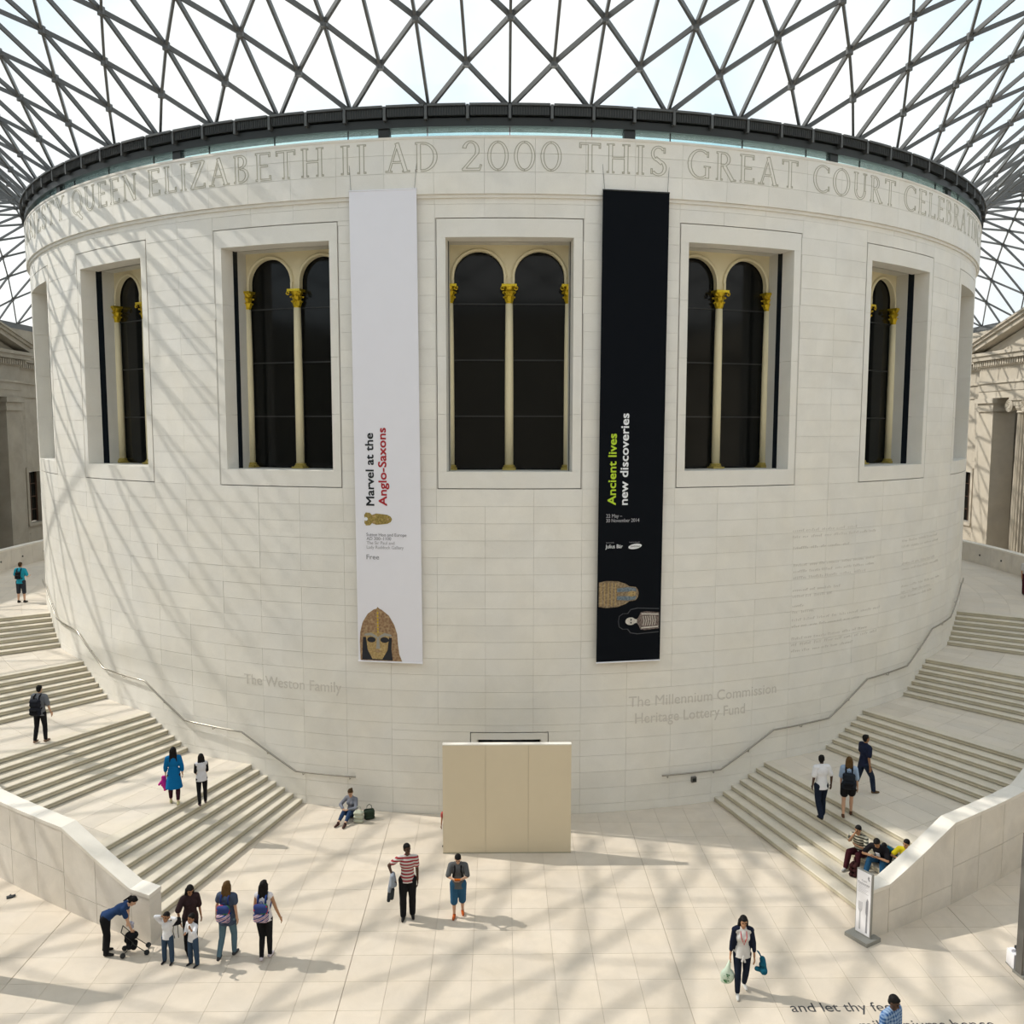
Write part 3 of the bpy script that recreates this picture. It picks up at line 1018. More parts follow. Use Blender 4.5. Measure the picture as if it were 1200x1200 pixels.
# ================================================================== stairs
AZT = [0, 15, 17, 20.6, 24, 28, 40, 60, 90, 181]
ROT = [29.95, 29.75, 29.55, 29.2, 28.92, 28.65, 28.0, 27.1, 26.5, 26.5]
def rout(a):
    a = abs(a)
    for i in range(len(AZT)-1):
        if a <= AZT[i+1]:
            t = (a-AZT[i])/(AZT[i+1]-AZT[i])
            t2 = t
            return ROT[i]+(ROT[i+1]-ROT[i])*t2
    return ROT[-1]
WT = 0.42
def rin(a): return rout(a)-WT
FL = [(16.85, 21.55), (28.35, 33.05), (39.85, 44.6), (51.8, 56.9)]   # first riser, last nosing
RISE = 1.015/7
def stairs(side):
    nm = 'left' if side < 0 else 'right'
    st = empty('staircase', kind='structure', label='broad curved flight of pale stone steps rising on the %s side of the drum' % nm)
    bed = MB()
    for f, (a0, a1) in enumerate(FL):
        zb = 1.015*f
        d = (a1-a0)/6
        for s in range(7):
            an = a0+d*s           # riser face
            ab = an+d+0.15 if s < 6 else an+0.75
            zt = zb+RISE*(s+1)
            zf = zt-RISE
            prof = [(an+0.11, zf-0.002), (an+0.11, zf+0.020), (an, zf+0.020), (an, zt-0.056), (an+0.08, zt-0.056), (an+0.08, zt-0.042), (an-0.018, zt-0.042), (an-0.024, zt-0.022), (an-0.012, zt-0.006), (an+0.03, zt), (ab, zt), (ab, zf-0.002)]
            mb = MB()
            n = len(prof)
            # two slabs long, each slab split in radial direction is kept together
            vs = []
            for (a, z) in prof:
                A = R(side*a)
                vs.append((22.0*sin(A), -22.0*cos(A), z))
            for (a, z) in prof:
                A = R(side*a); rr_ = rin(a)+0.02
                vs.append((rr_*sin(A), -rr_*cos(A), z))
            fs = [tuple(range(n)), tuple(reversed(range(n, 2*n)))]
            for i in range(n):
                j = (i+1) % n
                fs.append((i, i+n, j+n, j))
            mb.add(vs, fs)
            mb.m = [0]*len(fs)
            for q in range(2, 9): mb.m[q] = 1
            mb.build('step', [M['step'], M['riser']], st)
        # landing behind this flight
        zt = zb+1.015
        la0 = a1+0.75
        la1 = FL[f+1][0]+0.2 if f < 3 else 90.0
        bed.arc(21.9, lambda a: rin(a)+0.05, side*(a1+0.5), side*la1, 0, zt-0.012, n=max(3, int((la1-a1)/2)))
        nr = 5
        na = 4 if f < 3 else 11
        for j in range(na):
            b0 = la0+(la1-la0)*j/na; b1 = la0+(la1-la0)*(j+1)/na
            for k in range(nr):
                t0, t1 = k/nr, (k+1)/nr
                ga = 0.009
                fr0 = (lambda a, t=t0: 22.0+(rin(a)+0.02-22.0)*t+0.004)
                fr1 = (lambda a, t=t1: 22.0+(rin(a)+0.02-22.0)*t-0.004)
                mb = MB(); mb.arc(fr0, fr1, side*(b0+ga), side*(b1-ga), zt-0.05, zt, n=2)
                mb.build('landing_slab', M['landing'], st)
    bed.build('stair_bed', M['floorjoint'], st)
    # outer wall
    wl = empty('wall_balustrade_' + nm, kind='structure', label='low stone wall along the outer side of the %s stairs' % nm)
    def ztop(a):
        pts = [(15.85, 1.17), (17.0, 1.17), (21.6, 2.07), (28.2, 2.10), (33.0, 3.10), (39.8, 3.12), (44.7, 4.12), (51.6, 4.14), (57.0, 5.12), (180, 5.12)]
        for i in range(len(pts)-1):
            if a <= pts[i+1][0]:
                t = max(0, (a-pts[i][0])/(pts[i+1][0]-pts[i][0]))
                return pts[i][1]+(pts[i+1][1]-pts[i][1])*t
        return 5.12
    cuts = [15.85, 17.0, 19.3, 21.6, 23.8, 26.0, 28.2, 30.6, 33.0, 35.3, 37.5, 39.8, 42.2, 44.7, 47.0, 49.3, 51.6, 54.3, 57.0]
    a = 57.0
    while a < 120: a += 4.5; cuts.append(a)
    for i in range(len(cuts)-1):
        a0, a1 = cuts[i], cuts[i+1]
        z0, z1 = ztop(a0)-0.085, ztop(a1)-0.085
        ga = 0.013
        lo = 0.5 if a0 < 21.5 else 0.95
        if a0 < 16.9: lo = 0
        n = 2
        if lo > 0:
            mb = MB(); mb.arc(lambda a: rin(a)+0.01, lambda a: rout(a)-0.01, side*(a0+ga), side*(a1-ga), 0, lo-0.012, n=n)
            mb.build('wall_panel', M['balu'], wl)
        mb = MB(); mb.arc(lambda a: rin(a)+0.01, lambda a: rout(a)-0.01, side*(a0+ga), side*(a1-ga), lo, z0, n=n, z1b=z1)
        mb.build('wall_panel', M['balu'], wl)
        mb = MB(); mb.arc(lambda a: rin(a)-0.005, lambda a: rout(a)+0.005, side*(a0+0.004), side*(a1-0.004), z0-0.0, z0+0.085, n=n, z0b=z1-0.0, z1b=z1+0.085)
        mb.build('coping_stone', M['coping'], wl)
        if a0 >= 57:         # small dark fixings on the terrace face
            am = R(side*(a0+a1)/2); rr_ = rin((a0+a1)/2)
            mb = MB()
            mb.lathe([(0.05, 0), (0.05, 0.03)], Matrix.Translation((rr_*sin(am), -rr_*cos(am), 4.55)) @ Matrix.Rotation(-(pi/2), 4, 'X').inverted() @ Matrix.Identity(4) if False else Matrix.Translation(((rr_-0.02)*sin(am), -(rr_-0.02)*cos(am), 4.55)) @ Matrix.Rotation(am, 4, 'Z') @ Matrix.Rotation(pi/2, 4, 'X'), n=10)
            mb.build('wall_light', M['darksteel'], wl)
    # handrail on the drum wall
    hr = empty('handrail', (0, 0, 0), label='brushed steel handrail fixed to the drum wall beside the %s stairs' % nm, cat='handrail', group='handrails on the drum wall')
    path = [(12.1, 1.05), (17.2, 1.04), (22.2, 2.06), (28.3, 2.10), (33.2, 3.12), (39.8, 3.15), (45.2, 4.16), (51.4, 4.20), (57.5, 5.14), (62, 5.14)]
    pts = []
    for (a, z), (b, y) in zip(path, path[1:]):
        m_ = 6
        for i in range(m_):
            t = i/m_
            A = R(side*(a+(b-a)*t)); zz = z+(y-z)*t
            pts.append((22.1*sin(A), -22.1*cos(A), zz))
    A = R(side*62); pts.append((22.1*sin(A), -22.1*cos(A), 5.14))
    mb = MB(); mb.tube(pts, 0.028, 8)
    mb.build('rail', M['rail'], hr, smooth=True)
    for a, z in ((12.6, 1.05), (16.6, 1.04), (19.8, 1.56), (25.2, 2.08), (30.8, 2.62), (36.5, 3.13), (42.5, 3.66), (48.5, 4.18), (54.5, 4.68), (60, 5.14)):
        A = R(side*a)
        mb = MB(); mb.tube([(21.99*sin(A), -21.99*cos(A), z-0.09), (22.09*sin(A), -22.09*cos(A), z-0.09), (22.1*sin(A), -22.1*cos(A), z-0.02)], 0.012, 6)
        mb.build('bracket', M['rail'], hr)
stairs(-1)
stairs(1)
sk = empty('wall_socket', (22.02*sin(R(14.9)), -22.02*cos(R(14.9)), 0.72), R(14.9), label='small dark socket box on the drum wall under the right handrail', cat='socket')
mb = MB(); mb.box(-0.08, 0.08, -0.06, 0.02, 0.0, 0.16); mb.build('socket_box', M['signdark'], sk)
mb = MB(); mb.box(-0.055, 0.055, -0.065, -0.058, 0.03, 0.13); mb.build('socket_face', M['darksteel'], sk)
# terrace round the back of the drum
tb = MB(); tb.arc(21.9, 26.2, 90, 270, 3.6, 4.05, n=50)
t_o = tb.build('floor_terrace', M['landing']); t_o['kind'] = 'structure'

# ================================================================== court facades
def facade(side):
    nm = 'west' if side < 0 else 'east'
    X = 36.3
    wl = empty('wall_' + nm, kind='structure')
    wm = 'old' if side < 0 else 'oldlight'  # shaded west gets the darker tone, sunlit east the lighter one
    def bx(name, x0, x1, y0, y1, z0, z1, mat=wm, parent=wl):
        mb = MB(); a, b = sorted((side*x0, side*x1)); mb.box(a, b, y0, y1, z0, z1)
        return mb.build(name, M[mat], parent)
    PY, PW = 9.2, 7.5           # portico centre and half width of its anta centres
    # windows in the main wall
    wins = [21.5, 26.5, 31.5, -3.0, -8.0, -13.0]
    segs = []
    edges = sorted(wins)
    y = YS
    rc = 0
    spans = []
    for wy in edges:
        if wy < PY: spans.append((y, wy-0.85)); y = wy+0.85
    spans.append((y, PY-9.0)); y = PY+9.0
    for wy in edges:
        if wy > PY: spans.append((y, wy-0.85)); y = wy+0.85
    spans.append((y, YN))
    courses = [0, 1.2, 2.4, 3.3, 4.15, 4.9, 5.7, 6.5, 7.3, 8.05, 8.9, 9.7, 10.5, 11.3, 12.1, 12.9, 13.7]
    rest = MB(); rr = random.Random(5)
    for (a, b) in spans:
        for z0, z1 in zip(courses, courses[1:]):
            n = max(1, int((b-a)/1.7))
            for i in range(n):
                y0 = a+(b-a)*i/n; y1 = a+(b-a)*(i+1)/n
                if 14 < y0 < 30 and z1 > 3.5:
                    bx('ashlar_block', X, X+0.6, y0+0.006, y1-0.006, z0+0.006, z1-0.006)
                else:
                    p, q = sorted((side*X, side*(X+0.6))); rest.box(p, q, y0+0.006, y1-0.006, z0+0.006, z1-0.006)
    for wy in wins:
        for z0, z1 in ((0, 4.15), (8.05, 13.7)):
            p, q = sorted((side*X, side*(X+0.6))); rest.box(p, q, wy-0.85, wy+0.85, z0, z1)
    rest.build('ashlar_blocks', M[wm], wl, kind='stuff')
    bx('wall_backing', X+0.1, X+0.5, YS, PY-9.0, 0, 4.15, 'old'); bx('wall_backing', X+0.1, X+0.5, PY+9.0, YN, 8.05, 17, 'old')
    bx('wall_backing', X+0.1, X+0.5, YS, PY-9.0, 8.05, 17, 'old')
    # main entablature
    bx('architrave', X-0.10, X+0.7, YS, YN, 13.7, 14.75)
    bx('string_moulding', X-0.22, X+0.7, YS, YN, 14.70, 14.86)
    bx('frieze', X-0.06, X+0.7, YS, YN, 14.86, 15.8)
    bx('cornice', X-0.55, X+0.9, YS, YN, 16.30, 16.65)
    bx('cornice', X-0.70, X+0.9, YS, YN, 16.65, 16.90)
    bx('dentil_bed', X-0.2, X+0.7, YS, YN, 15.8, 16.3)
    bx('parapet', X-0.05, X+0.9, YS, YN, 16.9, 18.75)
    mb = MB(); y = 17.8
    while y < 30:
        p, q = sorted((side*(X-0.2), side*(X-0.38))); mb.box(p, q, y, y+0.16, 15.9, 16.25); y += 0.28
    mb.build('dentils', M[wm], wl, kind='stuff')
    # portico
    PX = 35.0
    po = empty('wall_portico_' + nm, kind='structure', label='pedimented stone portico on the %s side of the court' % nm)
    def px(name, x0, x1, y0, y1, z0, z1, mat=wm):
        return bx(name, x0, x1, y0, y1, z0, z1, mat, po)
    for s in (-1, 1):
        c = PY+s*PW
        px('anta', PX, X+0.3, c-0.95, c+0.95, 0, 12.65)
        px('anta_capital', PX-0.12, X+0.3, c-1.1, c+1.1, 12.65, 12.95)
        px('anta_capital', PX-0.06, X+0.3, c-1.03, c+1.03, 12.95, 13.25)
        px('anta_capital', PX-0.22, X+0.3, c-1.2, c+1.2, 13.25, 13.6)
    px('recess_wall', 38.2, 38.9, PY-9, PY+9, 0, 14, 'old')  # shade behind the columns put into the darker stone colour
    px('recess_side', X+0.3, 38.9, PY-9.0, PY-8.4, 0, 14, 'old'); px('recess_side', X+0.3, 38.9, PY+8.4, PY+9.0, 0, 14, 'old')
    px('recess_side', PX+0.2, X+0.4, PY+PW+0.9, PY+9.05, 0, 13.7); px('recess_side', PX+0.2, X+0.4, PY-9.05, PY-PW-0.9, 0, 13.7)
    for cy in (PY+3.75, PY, PY-3.75):
        n = 24
        mb = MB()
        pr = []
        for zi, r_ in ((0, 0.74), (6, 0.72), (12.55, 0.62)):
            for k in range(n*4):
                a = 2*pi*k/(n*4)
                dd = [0, 0.07, 0.095, 0.07][k % 4] if k % 4 else 0
                pr.append((side*(PX+0.85)+(r_-dd)*cos(a), cy+(r_-dd)*sin(a), zi))
        m_ = n*4
        fs = []
        for i in range(2):
            for k in range(m_):
                k2 = (k+1) % m_
                fs.append((i*m_+k, i*m_+k2, (i+1)*m_+k2, (i+1)*m_+k))
        mb.add(pr, fs)
        col = mb.build('fluted_column', M[wm], po)
        mb = MB()
        cx = side*(PX+0.85)
        mb.lathe([(0.62, 12.5), (0.70, 12.56), (0.64, 12.65), (0.78, 12.85), (0.80, 12.98)], Matrix.Translation((cx, cy, 0)), n=24)
        mb.box(cx-0.85, cx+0.85, cy-0.92, cy+0.92, 13.38, 13.6)
        mb.box(cx-0.75, cx+0.75, cy-0.85, cy+0.85, 13.0, 13.38)
        for s in (-1, 1):          # volute scrolls
            cc = Vector((0, cy+s*0.92, 13.02))
            for t_ in range(3):
                rr_ = 0.40-0.12*t_
                pts = [(cx-side*0.0, cc.y+rr_*cos(a), cc.z+rr_*sin(a)) for a in [2*pi*k/20 for k in range(20)]]
                for xo in (-0.80, 0.80):
                    mb.tube([(cx+xo, p[1], p[2]) for p in pts], 0.05, 6, closed=True)
            mb.lathe([(0.36, -0.80), (0.26, 0), (0.36, 0.80)], Matrix.Translation((cx, cc.y, cc.z)) @ Matrix.Rotation(pi/2, 4, 'Y'), n=20)
        mb.build('ionic_capital', M[wm], po)
    YA, YB = PY-9.3, PY+9.3
    yA, yB = PY-8.6, PY+8.6
    px('architrave', PX-0.0, X+0.2, yA, yB, 13.6, 14.1); px('architrave', PX-0.05, X+0.2, yA-0.05, yB+0.05, 14.1, 14.65)
    px('moulding', PX-0.15, X+0.2, yA-0.15, yB+0.15, 14.65, 14.82)
    px('frieze', PX, X+0.2, yA, yB, 14.82, 15.85)
    px('dentil_bed', PX-0.12, X+0.2, yA-0.1, yB+0.1, 15.85, 16.3)
    mb = MB(); y = yA-0.3
    while y < yB+0.25:
        p, q = sorted((side*(PX-0.12), side*(PX-0.32))); mb.box(p, q, y, y+0.17, 15.92, 16.27); y += 0.29
    mb.build('dentils', M[wm], po, kind='stuff')
    px('cornice', PX-0.50, X+0.3, YA, YB, 16.30, 16.62); px('cornice', PX-0.62, X+0.3, YA-0.12, YB+0.12, 16.62, 16.85)
    # pediment
    slope = 0.27
    apz = 16.85+slope*(YB-PY)
    mb = MB()
    fnp = lambda u, v, d: (side*d, u, v)
    mb.prism([(YA+0.3, 16.85), (YB-0.3, 16.85), (PY, apz-0.1)], fnp, PX+0.25, PX+0.6)
    mb.build('tympanum', M[wm], po)
    for s in (-1, 1):
        for (o0, o1, xx) in ((0.0, 0.32, 0.45), (0.32, 0.52, 0.60), (0.52, 0.66, 0.72)):
            e0 = PY+s*(9.42+0.1*o1); 
            mb = MB()
            mb.prism([(e0, 16.85+o0), (PY, apz+o0+0.03), (PY, apz+o1+0.03), (e0, 16.85+o1)], fnp, PX-xx, X+0.3)
            mb.build('raking_cornice', M[wm], po)
    # windows
    for i, wy in enumerate(wins):
        nw = 20+i+(0 if side < 0 else 10)
        we = empty('window_%d' % nw, kind='structure')
        def wb(name, x0, x1, y0, y1, z0, z1, mat):
            mb = MB(); a, b = sorted((side*x0, side*x1)); mb.box(a, b, y0, y1, z0, z1); mb.build(name, M[mat], we)
        wb('pane', X+0.35, X+0.37, wy-0.80, wy-0.02, 4.2, 8.0, 'darkglass'); wb('pane', X+0.35, X+0.37, wy+0.02, wy+0.80, 4.2, 8.0, 'darkglass')
        wb('window_frame', X+0.30, X+0.37, wy-0.05, wy+0.05, 4.2, 8.0, 'wood')
        wb('window_frame', X+0.25, X+0.4, wy-0.86, wy-0.76, 4.15, 8.05, 'wood'); wb('window_frame', X+0.25, X+0.4, wy+0.76, wy+0.86, 4.15, 8.05, 'wood')
        for z in (5.1, 6.1, 7.1): wb('glazing_bar', X+0.31, X+0.37, wy-0.8, wy+0.8, z-0.03, z+0.03, 'wood')
        wb('architrave', X-0.08, X+0.1, wy-1.15, wy-0.85, 4.15, 8.05, wm); wb('architrave', X-0.08, X+0.1, wy+0.85, wy+1.15, 4.15, 8.05, wm)
        wb('architrave', X-0.08, X+0.1, wy-1.15, wy+1.15, 8.05, 8.38, wm); wb('window_sill', X-0.16, X+0.1, wy-1.25, wy+1.25, 3.9, 4.15, wm)
facade(-1)
facade(1)
for nm, y0, y1 in (('south', YS-0.6, YS), ('north', YN, YN+0.6)):
    mb = MB(); mb.box(-37.5, 37.5, y0, y1, 0, 18.7)
    o = mb.build('wall_' + nm, M['oldlight']); o['kind'] = 'structure'

# ================================================================== free-standing screen
e = empty('screen_wall', (-0.09, -24.35, 0), label='tall beige boarded screen standing in front of the doorway', cat='screen')
for i in range(3):
    x0 = -1.74+i*1.16; x1 = x0+1.16
    mb = MB(); mb.box(x0+0.003, x1-0.003, 0.0, 0.02, 0.03, 3.03)
    mb.build('board_panel', M['barrier'], e)
mb = MB(); mb.box(-1.73, 1.73, 0.02, 0.14, 0.0, 3.02)
mb.build('screen_frame', M['barrier_edge'], e)
mb = MB(); mb.box(-1.74, 1.74, -0.002, 0.16, 3.03, 3.06)
mb.build('top_trim', M['coping'], e)
mb = MB(); mb.box(-1.74, 1.74, -0.004, 0.02, 0.0, 0.03)
mb.build('skirting', M['barrier_edge'], e)

# ================================================================== banners
def banner(name, az, lean, mat, label, group=None):
    e = empty(name, label=label, cat='banner', group='exhibition banners hanging on the drum')
    a = R(az)
    off = RW+0.15
    T = Matrix(((cos(a), sin(a), 0, off*sin(a)), (sin(a), -cos(a), 0, -off*cos(a)), (0, 0, 1, 0), (0, 0, 0, 1)))
    # x right, y outward, z up
    e.matrix_world = Matrix.Translation((0, 0, 0)) @ Matrix(((cos(a), -sin(a), 0, off*sin(a)), (sin(a), cos(a), 0, -off*cos(a)), (0, 0, 1, 0), (0, 0, 0, 1)))
    zt, zb = 18.16, 4.66
    nx, nz = 8, 40
    vs, fs = [], []
    def pos(u, z, d=0.0):
        """u across, z height -> local; d = toward the court"""
        t = (z-zb)/(zt-zb)
        sh = lean*(1-t)
        rip = 0.0
        return (u+sh, -d-rip, z)
    for j in range(nz+1):
        z = zb+(zt-zb)*j/nz
        for i in range(nx+1):
            u = -0.975+1.95*i/nx
            vs.append(pos(u, z, 0.004))
    b0 = len(vs)
    for j in range(nz+1):
        z = zb+(zt-zb)*j/nz
        for i in range(nx+1):
            u = -0.975+1.95*i/nx
            vs.append(pos(u, z, -0.004))
    w_ = nx+1
    for j in range(nz):
        for i in range(nx):
            q = (j*w_+i, j*w_+i+1, (j+1)*w_+i+1, (j+1)*w_+i)
            fs.append(q); fs.append(tuple(b0+k for k in reversed(q)))
    for j in range(nz):
        for i in (0, nx):
            q = (j*w_+i, (j+1)*w_+i, b0+(j+1)*w_+i, b0+j*w_+i); fs.append(q)
    mb = MB(); mb.add(vs, fs)
    mb.build('cloth', M[mat], e, smooth=False)
    for z, nm in ((zt, 'top_batten'), (zb, 'bottom_batten')):
        mb = MB(); p = pos(-0.98, z); q = pos(0.98, z)
        mb.tube([p, q], 0.022, 8); mb.build(nm, M['bannerwhite'] if mat == 'bannerwhite' or z == zb else M['darksteel'], e)
    for u in (-0.92, 0.92):
        mb = MB(); mb.tube([pos(u, zt), (u*1.12, 0.12, 19.62)], 0.006, 5); mb.build('hanging_wire', M['steel'], e)
    return e, pos

def vtext(name, s, size, length, pos, u_base, z0, mat, par, label=None):
    """text turned to read upward; u_base = the baseline (right side), starts at z0"""
    vs, fs = text_polys(s, size, length, 0.002, 0.0)
    for pv, pf in words(vs, fs, size):
        mb = MB()
        for q, (du, dv) in enumerate(((0, 0), (0.013, 0), (0, 0.013), (0.013, 0.013))):      # four passes give the heavier weight
            mb.add([pos(u_base - v.y - du, z0+v.x+dv, 0.010+v.z+0.0004*q) for v in pv], pf)
        mb.build(name, M[mat], par, fix=False)
def htext(name, s, size, length, pos, u0, z0, mat, par):
    vs, fs = text_polys(s, size, length, 0.002, 0.0)
    for pv, pf in words(vs, fs, size):
        mb = MB(); mb.add([pos(u0+v.x, z0+v.y, 0.010+v.z) for v in pv], pf)
        mb.build(name, M[mat], par, fix=False)
def decal(name, poly, pos, d, mat, par, label=None):
    mb = MB(); mb.prism(poly, lambda u, v, dd: pos(u, v, dd), d, d+0.003)
    return mb.build(name, M[mat], par, label=label)

def pic(name, c1, c2, scale, rough=0.6):
    m = plain(name, c1, rough)
    t = m.node_tree; b = t.nodes['Principled BSDF']
    tc = t.nodes.new('ShaderNodeTexCoord'); vo = t.nodes.new('ShaderNodeTexVoronoi'); vo.inputs['Scale'].default_value = scale
    nz = t.nodes.new('ShaderNodeTexNoise'); nz.inputs['Scale'].default_value = scale*0.6; nz.inputs['Detail'].default_value = 5
    mx = t.nodes.new('ShaderNodeMix'); mx.data_type = 'RGBA'
    mx.inputs[6].default_value = (*c1, 1); mx.inputs[7].default_value = (*c2, 1)
    ml = t.nodes.new('ShaderNodeMath'); ml.operation = 'MULTIPLY'
    t.links.new(tc.outputs['Object'], vo.inputs['Vector']); t.links.new(tc.outputs['Object'], nz.inputs['Vector'])
    t.links.new(vo.outputs['Distance'], ml.inputs[0]); ml.inputs[1].default_value = 1.6
    mm = t.nodes.new('ShaderNodeMath'); mm.operation = 'MULTIPLY'
    t.links.new(ml.outputs[0], mm.inputs[0]); t.links.new(nz.outputs['Fac'], mm.inputs[1])
    t.links.new(mm.outputs[0], mx.inputs[0]); t.links.new(mx.outputs[2], b.inputs['Base Color'])
    return m
M['helm'] = pic('bronze_helmet_print', (0.19, 0.09, 0.045), (0.50, 0.36, 0.20), 14)
M['helmlight'] = pic('pale_bronze_print', (0.30, 0.19, 0.07), (0.60, 0.45, 0.20), 20)
M['helmgrey'] = plain('silver_brow_print', (0.34, 0.33, 0.29), 0.6)
M['helmdark'] = plain('dark_print', (0.012, 0.014, 0.022), 0.7)
M['buckle'] = pic('gold_buckle_print', (0.16, 0.11, 0.02), (0.55, 0.42, 0.12), 22)
M['mummy'] = pic('painted_coffin_print', (0.13, 0.08, 0.04), (0.42, 0.33, 0.20), 18)
M['mummyblue'] = pic('coffin_blue_print', (0.06, 0.10, 0.14), (0.25, 0.30, 0.33), 22)
M['bone'] = pic('bone_print', (0.50, 0.47, 0.42), (0.75, 0.72, 0.66), 25)
M['scan'] = pic('scan_print', (0.04, 0.025, 0.022), (0.34, 0.27, 0.24), 24)
M['halo'] = plain('scan_outline_print', (0.05, 0.055, 0.065), 0.7)

bw, pw_ = banner('exhibition_banner', -9.26, 0.06, 'bannerwhite', 'white hanging exhibition banner with black and red lettering and a helmet picture')
U0 = -0.025
vtext('headline_lettering', 'Marvel at the', 0.34, 2.09, pw_, -0.40, 9.28, 'txtblack', bw)
vtext('headline_lettering', 'Anglo-Saxons', 0.34, 2.24, pw_, -0.02, 9.28, 'txtred', bw)
for s_, z_, L_, mt in (('Sutton Hoo and Europe', 8.39, 1.20, 'txtgrey'), ('AD 300\u20131100', 8.275, 0.74, 'txtgrey'), ('The Sir Paul and', 8.15, 0.84, 'txtlgrey'), ('Lady Ruddock Gallery', 8.02, 1.11, 'txtlgrey')):
    htext('small_lettering', s_, 0.135, L_, pw_, -0.655, z_, mt, bw)
htext('small_lettering', 'Free', 0.20, 0.38, pw_, -0.665, 7.71, 'txtgrey', bw)
htext('small_lettering', 'ticket', 0.05, 0.18, pw_, 0.48, 4.82, 'txtlgrey', bw) if False else None
# gold buckle lying sideways
def mirror_poly(top):      # outline given by upper half, mirrored about v = 0
    return top + [(u, -v) for u, v in reversed(top)]
bk = mirror_poly([(-0.40, 0.02), (-0.41, 0.12), (-0.36, 0.19), (-0.24, 0.18), (-0.18, 0.12), (-0.05, 0.165), (0.12, 0.15), (0.28, 0.13), (0.38, 0.08), (0.42, 0.01)])
decal('buckle_picture', [(u-0.30, v+8.89) for u, v in bk], pw_, 0.009, 'buckle', bw)
for cu_, cv_, r_ in ((-0.36, 0.0, 0.055), (-0.12, 0.09, 0.045), (-0.12, -0.09, 0.045), (0.30, 0, 0.04)):
    decal('buckle_stud', [(cu_-0.30+r_*cos(2*pi*k/12), 8.89+cv_+r_*sin(2*pi*k/12)) for k in range(12)], pw_, 0.013, 'helmlight' if cu_ > -0.3 else 'txtwhite', bw)
# helmet
cxh, z0h = -0.36, 4.69
hl = [(-0.545, 0.0), (-0.56, 0.55), (-0.54, 0.85), (-0.46, 1.15), (-0.30, 1.40), (-0.12, 1.53), (-0.03, 1.56), (0.0, 1.61), (0.05, 1.56), (0.12, 1.53), (0.34, 1.36), (0.50, 1.08), (0.58, 0.82), (0.60, 0.5), (0.64, 0.2), (0.72, 0.0)]
decal('helmet_picture', [(u+cxh, v+z0h) for u, v in hl], pw_, 0.009, 'helm', bw)
decal('helmet_shadow', [(cxh+u, z0h+v) for u, v in ((-0.50, 0.02), (-0.46, 0.70), (0.42, 0.70), (0.40, 0.35), (0.44, 0.02))], pw_, 0.0125, 'helmdark', bw)
decal('helmet_mask', [(cxh+u, z0h+v) for u, v in ((-0.18, 0.05), (-0.32, 0.32), (-0.37, 0.75), (-0.22, 0.86), (0.18, 0.86), (0.34, 0.74), (0.28, 0.32), (0.12, 0.05))], pw_, 0.016, 'helmlight', bw)
for s in (-1, 1):
    decal('helmet_eye', [(cxh+s*(0.20+0.13*cos(2*pi*k/14)), z0h+0.63+0.085*sin(2*pi*k/14)) for k in range(14)], pw_, 0.0195, 'helmdark', bw)
    decal('helmet_brow', [(cxh+s*u, z0h+v) for u, v in ((0.03, 0.74), (0.20, 0.84), (0.40, 0.80), (0.42, 0.74), (0.22, 0.755), (0.06, 0.68))], pw_, 0.0195, 'helmgrey', bw)
decal('helmet_nose', [(cxh+u, z0h+v) for u, v in ((-0.035, 0.72), (0.035, 0.72), (0.055, 0.40), (0.08, 0.36), (-0.08, 0.36), (-0.055, 0.40))], pw_, 0.0195, 'helmgrey', bw)
decal('helmet_mouth', [(cxh+u, z0h+v) for u, v in ((-0.13, 0.28), (0.0, 0.33), (0.13, 0.28), (0.0, 0.24))], pw_, 0.0195, 'helm', bw)
decal('helmet_crest', [(cxh+u, z0h+v) for u, v in ((-0.03, 0.80), (-0.03, 1.55), (0.03, 1.55), (0.03, 0.80))], pw_, 0.0125, 'helmlight', bw)
for k in range(7):
    v = 0.86+0.095*k
    decal('helmet_stud', [(cxh+0.024*cos(t), z0h+v+0.03*sin(t)) for t in [2*pi*j/8 for j in range(8)]], pw_, 0.016, 'gold', bw)

bb, pb_ = banner('exhibition_banner', 9.26, -0.05, 'bannerblack', 'black hanging exhibition banner with lime and white lettering and a coffin picture')
vtext('headline_lettering', 'Ancient lives', 0.34, 2.05, pb_, -0.46, 9.31, 'txtlime', bb)
vtext('headline_lettering', 'new discoveries', 0.34, 2.63, pb_, -0.10, 9.31, 'txtwhite', bb)
htext('small_lettering', '22 May \u2013', 0.15, 0.48, pb_, -0.74, 8.945, 'txtlgrey', bb)
htext('small_lettering', '30 November 2014', 0.15, 1.0, pb_, -0.74, 8.81, 'txtlgrey', bb)
htext('small_lettering', 'Sponsored by', 0.05, 0.24, pb_, -0.73, 8.20, 'txtgrey', bb)
htext('small_lettering', 'In partnership with', 0.05, 0.32, pb_, -0.03, 8.20, 'txtgrey', bb)
htext('sponsor_lettering', 'Julius B\u00e4r', 0.16, 0.52, pb_, -0.75, 8.05, 'txtwhite', bb)
el = []
for k in range(24):
    t = 2*pi*k/24; u, v = 0.205*cos(t), 0.075*sin(t)
    el.append((0.145+u*cos(.15)-v*sin(.15), 8.09+u*sin(.15)+v*cos(.15)))
decal('sponsor_oval', el, pb_, 0.010, 'txtwhite', bb)
htext('sponsor_lettering', 'SAMSUNG', 0.07, 0.29, lambda u, z, d: pb_(u, z, d+0.006), 0.0, 8.065, 'txtblack', bb)
